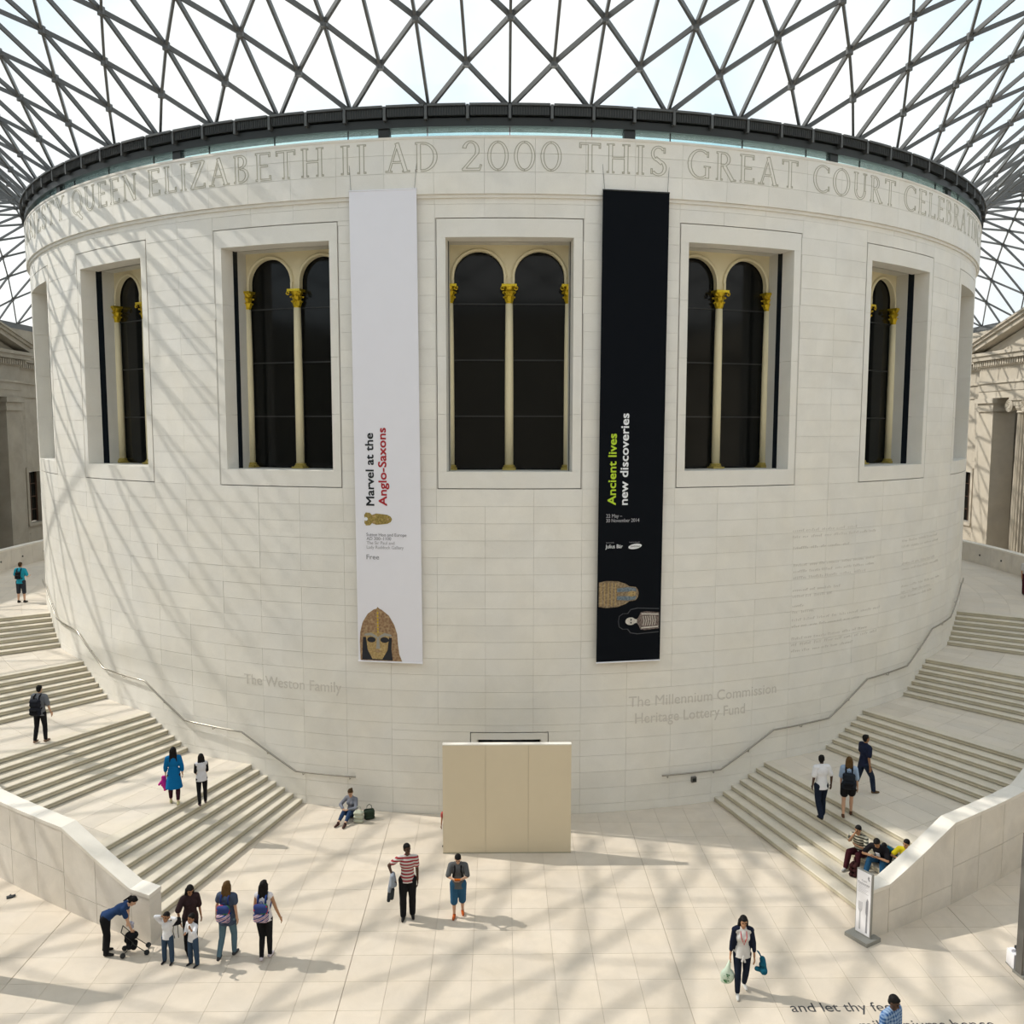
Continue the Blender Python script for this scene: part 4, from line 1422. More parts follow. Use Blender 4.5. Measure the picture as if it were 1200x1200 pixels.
# coffin lying sideways, head to the right
cz = 6.69
body = mirror_poly([(-0.93, 0.36), (-0.70, 0.40), (-0.35, 0.38), (-0.12, 0.30), (0.0, 0.22), (0.12, 0.21), (0.20, 0.19), (0.265, 0.10), (0.28, 0.01)])
decal('coffin_picture', [(u, v+cz) for u, v in body], pb_, 0.009, 'mummy', bb)
for s in (-1, 1):
    decal('coffin_wig', [(u, cz+s*v) for u, v in ((-0.38, 0.06), (-0.38, 0.17), (-0.05, 0.20), (0.18, 0.17), (0.22, 0.08), (-0.02, 0.07))], pb_, 0.0125, 'mummyblue', bb)
decal('coffin_face', [(0.07+0.12*cos(2*pi*k/16), cz+0.085*sin(2*pi*k/16)) for k in range(16)], pb_, 0.016, 'helmlight', bb)
for s in (-1, 1):
    decal('coffin_eye', [(0.11+0.012*cos(2*pi*k/8), cz+s*0.035+0.02*sin(2*pi*k/8)) for k in range(8)], pb_, 0.0195, 'helmdark', bb)
for k in range(5):
    u = -0.88+0.11*k
    decal('coffin_band', [(u, cz-0.34), (u, cz+0.34), (u+0.03, cz+0.34), (u+0.03, cz-0.34)], pb_, 0.0125, 'helmlight', bb)
# scanned mummy
sz = 5.87
outl = mirror_poly([(-0.33, 0.02), (-0.31, 0.16), (-0.20, 0.24), (-0.05, 0.24), (0.04, 0.36), (0.25, 0.40), (0.92, 0.36)])
ins = [(u+0.02 if u < 0.5 else u, v*0.93) for u, v in outl]
decal('scan_outline', [(u, v+sz) for u, v in outl], pb_, 0.009, 'halo', bb)
decal('scan_inside', [(u, v+sz) for u, v in ins], pb_, 0.0125, 'bannerblack', bb)
decal('scan_body', [(u, sz+v) for u, v in mirror_poly([(0.22, 0.05), (0.28, 0.10), (0.36, 0.26), (0.50, 0.28), (0.92, 0.24)])], pb_, 0.016, 'scan', bb)
decal('skull_picture', [(0.045+0.155*cos(2*pi*k/18), sz+0.115*sin(2*pi*k/18)) for k in range(18)], pb_, 0.016, 'bone', bb)
decal('jaw_picture', [(u, sz+v) for u, v in ((0.12, -0.08), (0.24, -0.05), (0.24, 0.05), (0.12, 0.08))], pb_, 0.018, 'bone', bb)
for s in (-1, 1):
    decal('eye_socket', [(0.06+0.022*cos(2*pi*k/8), sz+s*0.045+0.03*sin(2*pi*k/8)) for k in range(8)], pb_, 0.0215, 'helmdark', bb)
    decal('arm_bone', [(0.38, sz+s*0.23), (0.90, sz+s*0.20), (0.90, sz+s*0.165), (0.38, sz+s*0.19)], pb_, 0.0195, 'bone', bb)
for k in range(6):
    u = 0.42+0.07*k
    decal('rib_bone', [(u, sz-0.14), (u+0.03, sz), (u, sz+0.14), (u+0.02, sz+0.14), (u+0.05, sz), (u+0.02, sz-0.14)], pb_, 0.0195, 'bone', bb)

# ================================================================== signs on the floor
sg = empty('menu_sign', (7.96, -28.48, 0), 0, label='narrow white upright sign with fork and knife pictures beside the right-hand stair wall', cat='sign')
ms = Matrix.Rotation(R(-60), 4, 'Z')
def sbox(name, mat, x0, x1, y0, y1, z0, z1, par=sg, label=None):
    mb = MB(); mb.box(x0, x1, y0, y1, z0, z1, ms); return mb.build(name, M[mat], par, label=label)
M['signgrey'] = plain('grey_sign_metal', (0.30, 0.30, 0.28), 0.5, 0.3)
M['signwhite'] = plain('white_sign_panel', (0.80, 0.80, 0.84), 0.5)
sbox('base', 'signgrey', -0.30, 0.30, -0.24, 0.24, 0, 0.09)
sbox('sign_post', 'signgrey', -0.205, 0.205, -0.01, 0.04, 0.09, 1.60)
sbox('sign_panel', 'signwhite', -0.185, 0.185, -0.022, -0.01, 0.12, 1.58)
def sfn(u0, v0): return lambda u, v, d: ms @ Vector((u0+u, -0.024-d, v0+v))
text_obj('sign_heading', 'Restaurant', 0.075, 0.30, sfn(-0.15, 1.28), M['txtgrey'], sg, 0.001)
text_obj('sign_heading', 'Court', 0.05, 0.13, sfn(-0.06, 1.36), M['txtgrey'], sg, 0.001)
for k in range(7):
    mb = MB(); mb.box(-0.15, 0.12-0.03*(k % 3), -0.0245, -0.022, 1.26-0.03*k, 1.268-0.03*k, ms); mb.build('small_print', M['txtlgrey'], sg)
mb = MB()
mb.prism([(0.09, 1.47), (0.12, 1.42), (0.155, 1.42), (0.13, 1.46), (0.14, 1.50), (0.11, 1.53)], lambda u, v, d: ms @ Vector((u, -0.022-d, v)), 0, 0.002)
mb.build('emblem', M['txtgrey'], sg)
mb = MB()
fk = lambda u, v, d: ms @ Vector((u, -0.022-d, v))
mb.prism([(-0.10, 0.20), (-0.055, 0.20), (-0.06, 0.60), (-0.095, 0.60)], fk, 0, 0.002)
mb.prism([(-0.095, 0.60), (-0.06, 0.60), (-0.025, 0.68), (-0.13, 0.68)], fk, 0, 0.002)
for k in range(4):
    u = -0.13+0.029*k; mb.prism([(u, 0.68), (u+0.018, 0.68), (u+0.016, 0.86), (u+0.002, 0.86)], fk, 0, 0.002)
mb.build('fork_picture', M['txtlgrey'], sg)
mb = MB()
mb.prism([(0.075, 0.18), (0.125, 0.18), (0.12, 0.60), (0.085, 0.60)], fk, 0, 0.002)
mb.prism([(0.08, 0.60), (0.125, 0.60), (0.13, 0.95), (0.10, 1.0), (0.07, 0.90), (0.065, 0.66)], fk, 0, 0.002)
mb.build('knife_picture', M['txtgrey'], sg)

pt = empty('information_totem', (10.97, -29.86, 0), label='tall grey information totem cut off by the right edge of the picture', cat='totem', group='grey information totems')
M['totem'] = plain('grey_totem_metal', (0.27, 0.27, 0.265), 0.45, 0.4)
mt_ = Matrix.Rotation(R(12), 4, 'Z')
for nm, mat, b in (('totem_body', 'totem', (-0.24, 0.55, -0.05, 0.10, 0.06, 3.10)), ('base', 'signgrey', (-0.28, 0.60, -0.12, 0.18, 0, 0.06)), ('side_trim', 'signdark', (-0.275, -0.24, -0.06, 0.11, 0.05, 3.12))):
    mb = MB(); mb.box(*b, mt_); mb.build(nm, M[mat], pt)
p2t = empty('information_totem', (-11.62, -29.78, 0), label='tall grey information totem just left of the picture, its shadow on the floor', cat='totem', group='grey information totems')
for ch in [o for o in bpy.data.objects if o.parent == pt]:
    c = ch.copy(); COL.objects.link(c); c.parent = p2t
bx_ = empty('leaflet_box', (11.0, -29.56, 0), 0, label='low white box standing behind the grey totem at the right edge', cat='box')
mb = MB(); mb.box(-0.29, 0.30, -0.14, 0.14, 0.02, 0.34); mb.build('box_body', M['signwhite'], bx_)
mb = MB(); mb.box(-0.30, 0.31, -0.15, 0.15, 0, 0.02); mb.build('plinth', M['signgrey'], bx_)
lf = empty('leaflet_holder', (10.88, -29.52, 0.34), 0, label='small black leaflet holder on top of the white box', cat='holder')
mb = MB(); mb.box(-0.05, 0.10, -0.05, 0.03, 0, 0.10); mb.build('holder', M['darksteel'], lf)
mb = MB(); mb.box(-0.16, -0.07, -0.06, 0.02, 0, 0.06); mb.build('leaflets', M['bannerwhite'], lf)

for (x, y, nm) in ((-12.37, -26.48, 'small dark glove dropped on the floor by the left stair wall'),):
    g_ = empty('dropped_glove', (x, y, 0), 0.5, label=nm, cat='glove')
    mb = MB()
    mb.box(-0.07, 0.07, -0.05, 0.05, 0.0, 0.035)
    for k in range(4): mb.tube([(0.06, -0.04+0.027*k, 0.02), (0.12+0.01*(k % 2), -0.05+0.033*k, 0.03)], 0.012, 6)
    mb.tube([(-0.02, 0.05, 0.02), (0.03, 0.10, 0.03)], 0.013, 6)
    mb.build('glove_body', M['txtblack'], g_)

# ================================================================== people
def soup_ellipsoid(bm, c, r, rot=None, seg=14):
    m4 = Matrix.Translation(c) @ (rot.to_4x4() if rot else Matrix.Identity(4)) @ Matrix.Diagonal((r[0], r[1], r[2], 1))
    bmesh.ops.create_uvsphere(bm, u_segments=seg, v_segments=max(6, seg//2+2), radius=1.0, matrix=m4)
def frame_z(d):
    d = d.normalized()
    up = Vector((0, 1, 0)) if abs(d.y) < 0.95 else Vector((1, 0, 0))
    x = up.cross(d).normalized(); y = d.cross(x)
    return Matrix((x, y, d)).transposed()
def soup_cone(bm, p, q, r0, r1, seg=12, flat=1.0):
    p, q = Vector(p), Vector(q)
    d = q-p; L = d.length
    if L < 1e-5: return
    rm = frame_z(d)
    m4 = Matrix.Translation((p+q)/2) @ rm.to_4x4() @ Matrix.Diagonal((1, flat, 1, 1))
    bmesh.ops.create_cone(bm, cap_ends=True, segments=seg, radius1=r0, radius2=r1, depth=L, matrix=m4)
    soup_ellipsoid(bm, p, (r0, r0*flat, r0), rm, seg)
    soup_ellipsoid(bm, q, (r1, r1*flat, r1), rm, seg)
def soup_frustum(bm, p, q, r0, r1, flat=0.78, seg=20):
    p, q = Vector(p), Vector(q)
    d = q-p
    m4 = Matrix.Translation((p+q)/2) @ frame_z(d).to_4x4() @ Matrix.Diagonal((1, flat, 1, 1))
    bmesh.ops.create_cone(bm, cap_ends=True, segments=seg, radius1=r0, radius2=r1, depth=d.length, matrix=m4)
def fuse(bm, name, mat, voxel, smooth=3, extra=None):
    """weld overlapping solids into one continuous skin"""
    me = bpy.data.meshes.new(name); bm.to_mesh(me); bm.free()
    ob = bpy.data.objects.new(name, me)
    md = ob.modifiers.new('r', 'REMESH'); md.mode = 'VOXEL'; md.voxel_size = voxel; md.use_smooth_shade = True
    sm = ob.modifiers.new('s', 'SMOOTH'); sm.iterations = smooth; sm.factor = 0.5
    me2 = evaluated(ob)
    me2.name = name
    bpy.data.objects.remove(ob); bpy.data.meshes.remove(me)
    if extra is not None:
        bm2 = bmesh.new(); bm2.from_mesh(me2)
        tmp = bpy.data.meshes.new('t'); extra.to_mesh(tmp); bm2.from_mesh(tmp); bm2.to_mesh(me2); bm2.free(); extra.free(); bpy.data.meshes.remove(tmp)
    me2.materials.clear(); me2.materials.append(mat)
    me2.polygons.foreach_set('use_smooth', [True]*len(me2.polygons))
    return me2

fabs = {}
def fab(col, rough=0.85, noise=0.10, scale=9):
    key = ('p',)+tuple(col)
    if key not in fabs: fabs[key] = plain('fabric', col, rough, 0, 0.1, noise, scale)
    return fabs[key]
def stripes(c1, c2, freq, axis=2, sharp=True, second=None):
    m = plain('striped_fabric', c1, 0.85, 0, 0.2)
    t = m.node_tree; b = t.nodes['Principled BSDF']
    tc = t.nodes.new('ShaderNodeTexCoord'); sx = t.nodes.new('ShaderNodeSeparateXYZ')
    t.links.new(tc.outputs['Object'], sx.inputs[0])
    def wave(ax, f):
        mu = t.nodes.new('ShaderNodeMath'); mu.operation = 'MULTIPLY'; mu.inputs[1].default_value = f
        fr = t.nodes.new('ShaderNodeMath'); fr.operation = 'FRACT'
        gt = t.nodes.new('ShaderNodeMath'); gt.operation = 'GREATER_THAN'; gt.inputs[1].default_value = 0.5
        t.links.new(sx.outputs[ax], mu.inputs[0]); t.links.new(mu.outputs[0], fr.inputs[0]); t.links.new(fr.outputs[0], gt.inputs[0])
        return gt
    w1 = wave(axis, freq)
    mx = t.nodes.new('ShaderNodeMix'); mx.data_type = 'RGBA'
    mx.inputs[6].default_value = (*c1, 1); mx.inputs[7].default_value = (*c2, 1)
    if second:
        w2 = wave(0, freq); ad = t.nodes.new('ShaderNodeMath'); ad.operation = 'ADD'
        t.links.new(w1.outputs[0], ad.inputs[0]); t.links.new(w2.outputs[0], ad.inputs[1])
        hf = t.nodes.new('ShaderNodeMath'); hf.operation = 'MULTIPLY'; hf.inputs[1].default_value = 0.5
        t.links.new(ad.outputs[0], hf.inputs[0]); t.links.new(hf.outputs[0], mx.inputs[0])
    else:
        t.links.new(w1.outputs[0], mx.inputs[0])
    t.links.new(mx.outputs[2], b.inputs['Base Color'])
    return m
SKIN = {k: plain('skin_'+k, c, 0.55, 0, 0.3, 0.04, 6) for k, c in dict(light=(0.55, 0.33, 0.22), mid=(0.42, 0.23, 0.13), tan=(0.33, 0.17, 0.09), dark=(0.075, 0.04, 0.025)).items()}
HAIR = {k: plain('hair_'+k, c, 0.6, 0, 0.12, 0.25, 25) for k, c in dict(black=(0.010, 0.009, 0.009), brown=(0.055, 0.03, 0.012), chestnut=(0.10, 0.055, 0.02)).items()}
M['lip'] = plain('lips', (0.28, 0.08, 0.06), 0.5)
M['sole'] = plain('shoe_sole', (0.5, 0.5, 0.48), 0.8)

def ik(a, t, l1, l2, pole):
    a, t, pole = Vector(a), Vector(t), Vector(pole)
    d = t-a; L = d.length
    mx = (l1+l2)*0.999
    if L > mx: d = d*(mx/L); L = mx; t = a+d
    x = (l1*l1-l2*l2+L*L)/(2*L)
    h = math.sqrt(max(0, l1*l1-x*x))
    dn = d.normalized(); pp = pole-dn*pole.dot(dn)
    if pp.length < 1e-4: pp = Vector((0, 1, 0))
    return a+dn*x+pp.normalized()*h, t

def person(x, y, z, heading, h=1.72, sex='m', lean=0.03, side=0.0, legs=None, arms=None, pelvis=None,
           skin='light', hair='black', hairstyle='short', head_pitch=0.0, head_yaw=0.0,
           top=None, sleeve=0.5, coat=0.0, hem=0.06, loose=0.0, bottom=None, leg=1.0, wide=0.0, shoe=(0.02, 0.02, 0.02),
           label='', headscale=1.0, group=None, bareleg=False, feetlift=(0, 0), name='person', cardigan=None):
    """local frame: +Y is where the person faces, x to the right hand, z up; all lengths for 1.72 m then scaled"""
    k = h/1.72
    root = empty('person', (x, y, z), R(heading), label=label, cat='person', group=group)
    def fin(name, me, label=None):
        me.transform(Matrix.Scale(k, 4))
        o = bpy.data.objects.new(name, me); COL.objects.link(o); o.parent = root
        if label: o['label'] = label
        return o
    fem = sex == 'f'
    th, sh, ua, fa = 0.43, 0.42, 0.285, 0.25
    hip = 0.095; sho = 0.165 if fem else 0.19
    legs = legs or [((0.03, 0, -1), (0, 0, -1)), ((0.03, 0, -1), (0, 0, -1))]   # right, left
    P = Vector(pelvis) if pelvis else Vector((0, 0, 0.0))
    kn, an = [], []
    for i, s in enumerate((1, -1)):
        H = P+Vector((s*hip, 0, -0.02))
        L = legs[i]
        if len(L) == 2 and not isinstance(L[0], str):
            a = Vector(L[0]).normalized(); b = Vector(L[1]).normalized()
            a = Vector((a.x*s, a.y, a.z)); b = Vector((b.x*s, b.y, b.z))
            K_ = H+a*th; A_ = K_+b*sh
        else:
            K_, A_ = ik(H, L[1], th, sh, L[2])
        kn.append(K_); an.append(A_)
    if not pelvis:
        dz = -min(an[0].z, an[1].z)+0.075
        P.z += dz
        for q in kn+an: q.z += dz
    U = Vector((sin(side), sin(lean)*cos(side), cos(lean)*cos(side))).normalized()
    rt = Matrix.Rotation(-lean, 3, 'X') @ Matrix.Rotation(side, 3, 'Y')
    X_ = rt @ Vector((1, 0, 0)); Y_ = rt @ Vector((0, 1, 0))
    C = P+U*0.50                       # shoulder line
    neck = P+U*0.56
    hd = (Matrix.Rotation(-(lean*0.4+head_pitch), 3, 'X')) @ Matrix.Rotation(head_yaw, 3, 'Z')
    HC = neck+(Matrix.Rotation(-(lean*0.6+head_pitch*0.5), 3, 'X') @ Vector((0, 0.015, 0.135)))
    arms = arms or [((0.12, 0, -1), (0.04, 0.12, -1))]*2
    el, wr = [], []
    S = []
    for i, s in enumerate((1, -1)):
        s0 = C+X_*(s*sho)-U*0.02
        S.append(s0)
        A = arms[i]
        if isinstance(A[0], str):
            E_, W_ = ik(s0, A[1], ua, fa, A[2])
        else:
            a = Vector(A[0]).normalized(); b = Vector(A[1]).normalized()
            a = Vector((a.x*s, a.y, a.z)); b = Vector((b.x*s, b.y, b.z))
            E_ = s0+a*ua; W_ = E_+b*fa
        el.append(E_); wr.append(W_)
    def torso(bm, g=0.0, low=0.0):
        soup_ellipsoid(bm, P+U*0.02, ((0.165 if fem else 0.155)+g, 0.108+g, 0.12+g*0.5), rt)
        soup_ellipsoid(bm, P+U*0.18, ((0.118 if fem else 0.135)+g, 0.09+g, 0.16), rt)
        soup_ellipsoid(bm, P+U*0.36, ((0.138 if fem else 0.162)+g, 0.105+g, 0.17+g), rt)
        soup_cone(bm, C-X_*(sho-0.03)-U*0.015, C+X_*(sho-0.03)-U*0.015, 0.055+g, 0.055+g)
        soup_cone(bm, C-U*0.02-X_*0.09, neck-U*0.01, 0.055+g*0.5, 0.05+g*0.3); soup_cone(bm, C-U*0.02+X_*0.09, neck-U*0.01, 0.055+g*0.5, 0.05+g*0.3)
        if fem:
            for s in (-1, 1): soup_ellipsoid(bm, P+U*0.36+Y_*0.075+X_*s*0.065, (0.055+g, 0.05+g, 0.055+g), rt)
    # --- the body, one continuous surface
    bm = bmesh.new()
    torso(bm)
    soup_cone(bm, C, HC-Vector((0, 0, 0.03)), 0.052, 0.048)
    hs = headscale
    soup_ellipsoid(bm, HC+hd@Vector((0, -0.008, 0.03))*hs, (0.074*hs, 0.090*hs, 0.090*hs), hd, 18)
    soup_ellipsoid(bm, HC+hd@Vector((0, 0.022, -0.035))*hs, (0.058*hs, 0.064*hs, 0.078*hs), hd, 16)
    soup_ellipsoid(bm, HC+hd@Vector((0, 0.066, -0.085))*hs, (0.026*hs, 0.020*hs, 0.020*hs), hd, 10)
    soup_cone(bm, HC+hd@Vector((0, 0.080, 0.018))*hs, HC+hd@Vector((0, 0.102, -0.022))*hs, 0.009*hs, 0.015*hs, 8)
    for s in (-1, 1): soup_ellipsoid(bm, HC+hd@Vector((s*0.077, -0.004, -0.005))*hs, (0.012*hs, 0.020*hs, 0.031*hs), hd, 8)
    ext = bmesh.new()
    for i, s in enumerate((1, -1)):
        soup_cone(bm, S[i], el[i], 0.050 if not fem else 0.042, 0.038 if not fem else 0.034)
        soup_cone(bm, el[i], wr[i], 0.038 if not fem else 0.034, 0.025)
        d = (wr[i]-el[i]).normalized()
        side_ = d.cross(Vector((0, 1, 0)));
        if side_.length < 0.3: side_ = d.cross(Vector((0, 0, 1)))
        side_.normalize()
        nrm = d.cross(side_).normalized()
        # palm, its flat towards the body
        wdir = nrm if abs(nrm.y) > abs(side_.y) else side_
        if wdir.y < 0: wdir = -wdir
        pn = d.cross(wdir).normalized()
        rm = Matrix((wdir, pn, d)).transposed()
        soup_ellipsoid(bm, wr[i]+d*0.045, (0.041, 0.019, 0.055), rm, 10)
        curl = -pn*s*0.6
        for f in range(4):
            b0 = wr[i]+d*0.085+wdir*(-0.027+0.018*f)
            L_ = (0.058, 0.068, 0.072, 0.062)[f]
            d1 = (d+curl*0.4).normalized(); d2 = (d+curl*1.2).normalized()
            m_ = b0+d1*L_*0.55
            soup_cone(ext, b0-d*0.012, m_, 0.0095, 0.0085, 6); soup_cone(ext, m_, m_+d2*L_*0.55, 0.0085, 0.007, 6)
        t0 = wr[i]+d*0.03+wdir*0.03; t1 = t0+(wdir*0.7+d*0.7).normalized()*0.035; t2 = t1+(d+curl*0.5).normalized()*0.03
        soup_cone(ext, t0, t1, 0.012, 0.010, 6); soup_cone(ext, t1, t2, 0.010, 0.008, 6)
    for i, s in enumerate((1, -1)):
        H = P+Vector((s*hip, 0, -0.02))
        soup_cone(bm, H, kn[i], 0.085, 0.055); soup_cone(bm, kn[i], kn[i]+(an[i]-kn[i])*0.35, 0.052, 0.055); soup_cone(bm, kn[i]+(an[i]-kn[i])*0.35, an[i], 0.052, 0.034)
    toe = []
    for i, s in enumerate((1, -1)):
        shin = (an[i]-kn[i]).normalized()
        f = Vector((0.12*s, 1, 0)); 
        if not pelvis and an[i].z > 0.12:
            q = Matrix.Rotation(-min(0.9, (an[i].z-0.075)*4.0), 3, 'X'); f = q @ f
        f.normalize(); toe.append(f)
        soup_cone(bm, an[i]+Vector((0, 0, -0.035)), an[i]+f*0.13+Vector((0, 0, -0.045)), 0.035, 0.028)
    fin('body', fuse(bm, 'body', SKIN[skin], 0.0125, 3, ext))
    # --- face
    for s in (-1, 1):
        b = bmesh.new(); soup_ellipsoid(b, HC+hd@Vector((s*0.030, 0.0735, 0.012))*hs, (0.012*hs, 0.008*hs, 0.007*hs), hd, 8)
        me = bpy.data.meshes.new('eye'); b.to_mesh(me); b.free(); me.materials.append(HAIR['black']); fin('eye', me)
        b = bmesh.new(); soup_ellipsoid(b, HC+hd@Vector((s*0.031, 0.077, 0.032))*hs, (0.019*hs, 0.007*hs, 0.004*hs), hd, 8)
        me = bpy.data.meshes.new('eyebrow'); b.to_mesh(me); b.free(); me.materials.append(HAIR['black']); fin('eyebrow', me)
    b = bmesh.new(); soup_ellipsoid(b, HC+hd@Vector((0, 0.080, -0.052))*hs, (0.022*hs, 0.009*hs, 0.007*hs), hd, 10)
    me = bpy.data.meshes.new('mouth'); b.to_mesh(me); b.free(); me.materials.append(M['lip']); fin('mouth', me)
    # --- hair
    bm = bmesh.new()
    hv = lambda *v: HC+hd@Vector(v)*hs
    soup_ellipsoid(bm, hv(0, -0.022, 0.045), (0.083*hs, 0.092*hs, 0.088*hs), hd, 18)
    soup_ellipsoid(bm, hv(0, -0.045, -0.005), (0.074*hs, 0.060*hs, 0.080*hs), hd, 14)
    soup_ellipsoid(bm, hv(0, 0.040, 0.088), (0.058*hs, 0.040*hs, 0.026*hs), hd, 12)
    if hairstyle in ('long', 'verylong', 'bob'):
        ln_ = dict(long=0.30, verylong=0.36, bob=0.16)[hairstyle]
        for s in (-1, -0.35, 0.35, 1):
            st_ = hv(s*0.062, -0.045, 0.0)
            en = st_-U*ln_*(1-0.15*abs(s))-Y_*(0.035 if hairstyle != 'bob' else 0.0)-Vector((0, 0.01, 0))+X_*s*0.025
            soup_cone(bm, st_, en, 0.042, 0.030)
        for s in (-1, 1):
            soup_cone(bm, hv(s*0.074, 0.0, 0.03), hv(s*0.076, -0.01, -0.09 if hairstyle != 'bob' else -0.07), 0.024, 0.026)
    if hairstyle in ('bun', 'pony'):
        soup_ellipsoid(bm, hv(0, -0.115, 0.05), (0.036, 0.036, 0.036), hd, 10)
        if hairstyle == 'pony': soup_cone(bm, hv(0, -0.12, 0.04), hv(0.0, -0.16, -0.13), 0.030, 0.016)
    fin('hair', fuse(bm, 'hair', HAIR[hair], 0.013, 2))
    # --- top
    bm = bmesh.new()
    g = 0.014+loose
    torso(bm, g)
    if hem > 0.1 or coat > 0:
        pass
    hl_ = coat if coat > 0 else hem
    rb = (0.172 if fem else 0.165)+g
    soup_frustum(bm, P+U*0.16, P-U*(0.02 if lean > 0.5 else 0)-Vector((0, 0, 1))*(hl_ if lean < 0.5 else 0.02), 0.128+g, rb+(hl_*0.12 if coat > 0 else 0.0), 0.80)
    for i in range(2):
        if sleeve <= 0: continue
        d1 = el[i]-S[i]; d2 = wr[i]-el[i]
        r0, r1, r2 = 0.055+g*0.8, 0.046+g*0.8, 0.034+g*0.6
        if sleeve < 1: soup_cone(bm, S[i], S[i]+d1*sleeve, r0, r0-(r0-r1)*sleeve+0.004)
        else:
            soup_cone(bm, S[i], el[i], r0, r1); 
            if sleeve > 1: soup_cone(bm, el[i], el[i]+d2*(sleeve-1), r1, r1-(r1-r2)*(sleeve-1))
    if top is not None:
        fin('coat' if coat > 0 else 'shirt', fuse(bm, 'shirt', top, 0.014, 2))
    else: bm.free()
    # --- legwear
    if bottom is not None:
        bm = bmesh.new()
        gw = 0.010+wide
        soup_ellipsoid(bm, P+U*0.0, ((0.168 if fem else 0.16)+gw*0.6, 0.112+gw*0.6, 0.115), rt)
        for i, s in enumerate((1, -1)):
            H = P+Vector((s*hip, 0, -0.03))
            if leg <= 1.0:
                soup_cone(bm, H, H+(kn[i]-H)*leg, 0.092+gw, 0.092-(0.092-0.060)*leg+gw*1.3)
            else:
                soup_cone(bm, H, kn[i], 0.092+gw, 0.060+gw)
                t = leg-1
                soup_cone(bm, kn[i], kn[i]+(an[i]-kn[i])*min(t, .35), 0.058+gw, 0.058+gw*1.1)
                if t > .35: soup_cone(bm, kn[i]+(an[i]-kn[i])*.35, kn[i]+(an[i]-kn[i])*t, 0.056+gw*1.1, 0.040+gw*1.4)
        fin('trousers' if leg > 1.3 else 'shorts', fuse(bm, 'trousers', bottom, 0.014, 2))
    # --- shoes
    for i, s in enumerate((1, -1)):
        f = toe[i]; upv = Vector((0, 0, 1)) if f.z > -0.2 else Vector((0, f.z, 1)).normalized()
        bm = bmesh.new()
        a = an[i]+Vector((0, 0, -0.028)); 
        soup_cone(bm, a-f*0.03, a+f*0.07-Vector((0, 0, 0.006)), 0.042, 0.040, 12)
        soup_cone(bm, a+f*0.07-Vector((0, 0, 0.01)), a+f*0.155-Vector((0, 0, 0.018)), 0.040, 0.030, 12)
        soup_cone(bm, a, an[i]+Vector((0, 0, 0.02)), 0.040, 0.040, 12)
        # flat sole
        fin('shoe', fuse(bm, 'shoe', fab(shoe), 0.011, 2))
    info = dict(root=root, P=P*k, U=U, X=X_, Y=Y_, C=C*k, neck=neck*k, S=[q*k for q in S], el=[q*k for q in el], wr=[q*k for q in wr], HC=HC*k, k=k, loc=Vector((x, y, z)), rz=R(heading), hd=hd, kn=[q*k for q in kn])
    return info

def world(info, p):
    return info['loc'] + Matrix.Rotation(info['rz'], 3, 'Z') @ Vector(p)
def straps_mesh(info, mat, parent, inv, off=0.0, w_=0.022):
    k = info['k']; X, U, Y = info['X'], info['U'], info['Y']; C = info['C']
    for s in (-1, 1):
        pts = []
        for u, yy in ((-0.13, -0.145), (0.0, -0.125), (0.045, -0.05), (0.045, 0.02), (-0.02, 0.095), (-0.12, 0.135), (-0.24, 0.125), (-0.33, 0.05), (-0.36, -0.06), (-0.38, -0.13)):
            pts.append(inv(C+X*s*(0.085+(0.03 if u < -0.2 else 0))*k+U*u*k+Y*yy*k))
        mb = MB(); mb.tube(pts, w_*k, 6); mb.build('strap', mat, parent, smooth=True)
def backpack(info, mat, pocket, strapmat, label, h=0.44, w_=0.30, d=0.15, drop=0.0, group=None):
    """pack worn on the back; a thing of its own"""
    k = info['k']; X, U, Y, C = info['X'], info['U'], info['Y'], info['C']
    base = C-U*(0.06+drop+h)*k-Y*(0.125+d/2)*k
    rm = Matrix((X, Y, U)).transposed()
    root = empty('backpack', world(info, base), info['rz'], label=label, cat='backpack', group=group)
    iv = lambda p: Vector(p)-base
    bm = bmesh.new()
    for a, b, rr_ in ((-w_/2+0.06, w_/2-0.06, 0.06),):
        for z_ in (0.07, h*0.35, h*0.65, h-0.08):
            wd_ = 1.0 if z_ < h*0.5 else 0.9
            soup_cone(bm, rm@Vector((a*wd_, 0, z_))*k, rm@Vector((b*wd_, 0, z_))*k, 0.072*k*(d/0.15), 0.072*k*(d/0.15))
    me = fuse(bm, 'bag_body', mat, 0.016, 3)
    o = bpy.data.objects.new('bag_body', me); COL.objects.link(o); o.parent = root
    bm = bmesh.new()
    for z_ in (0.08, 0.16):
        soup_cone(bm, rm@Vector((-w_*0.28, -d*0.48, z_))*k, rm@Vector((w_*0.28, -d*0.48, z_))*k, 0.042*k, 0.042*k)
    me = fuse(bm, 'front_pocket', pocket, 0.014, 2)
    o = bpy.data.objects.new('front_pocket', me); COL.objects.link(o); o.parent = root
    mb = MB(); mb.tube([rm@Vector((-0.035, 0.02, h-0.01))*k, rm@Vector((-0.02, 0.02, h+0.03))*k, rm@Vector((0.02, 0.02, h+0.03))*k, rm@Vector((0.035, 0.02, h-0.01))*k], 0.008, 6)
    mb.build('grab_loop', strapmat, root)
    straps_mesh(info, strapmat, root, iv)
    return root

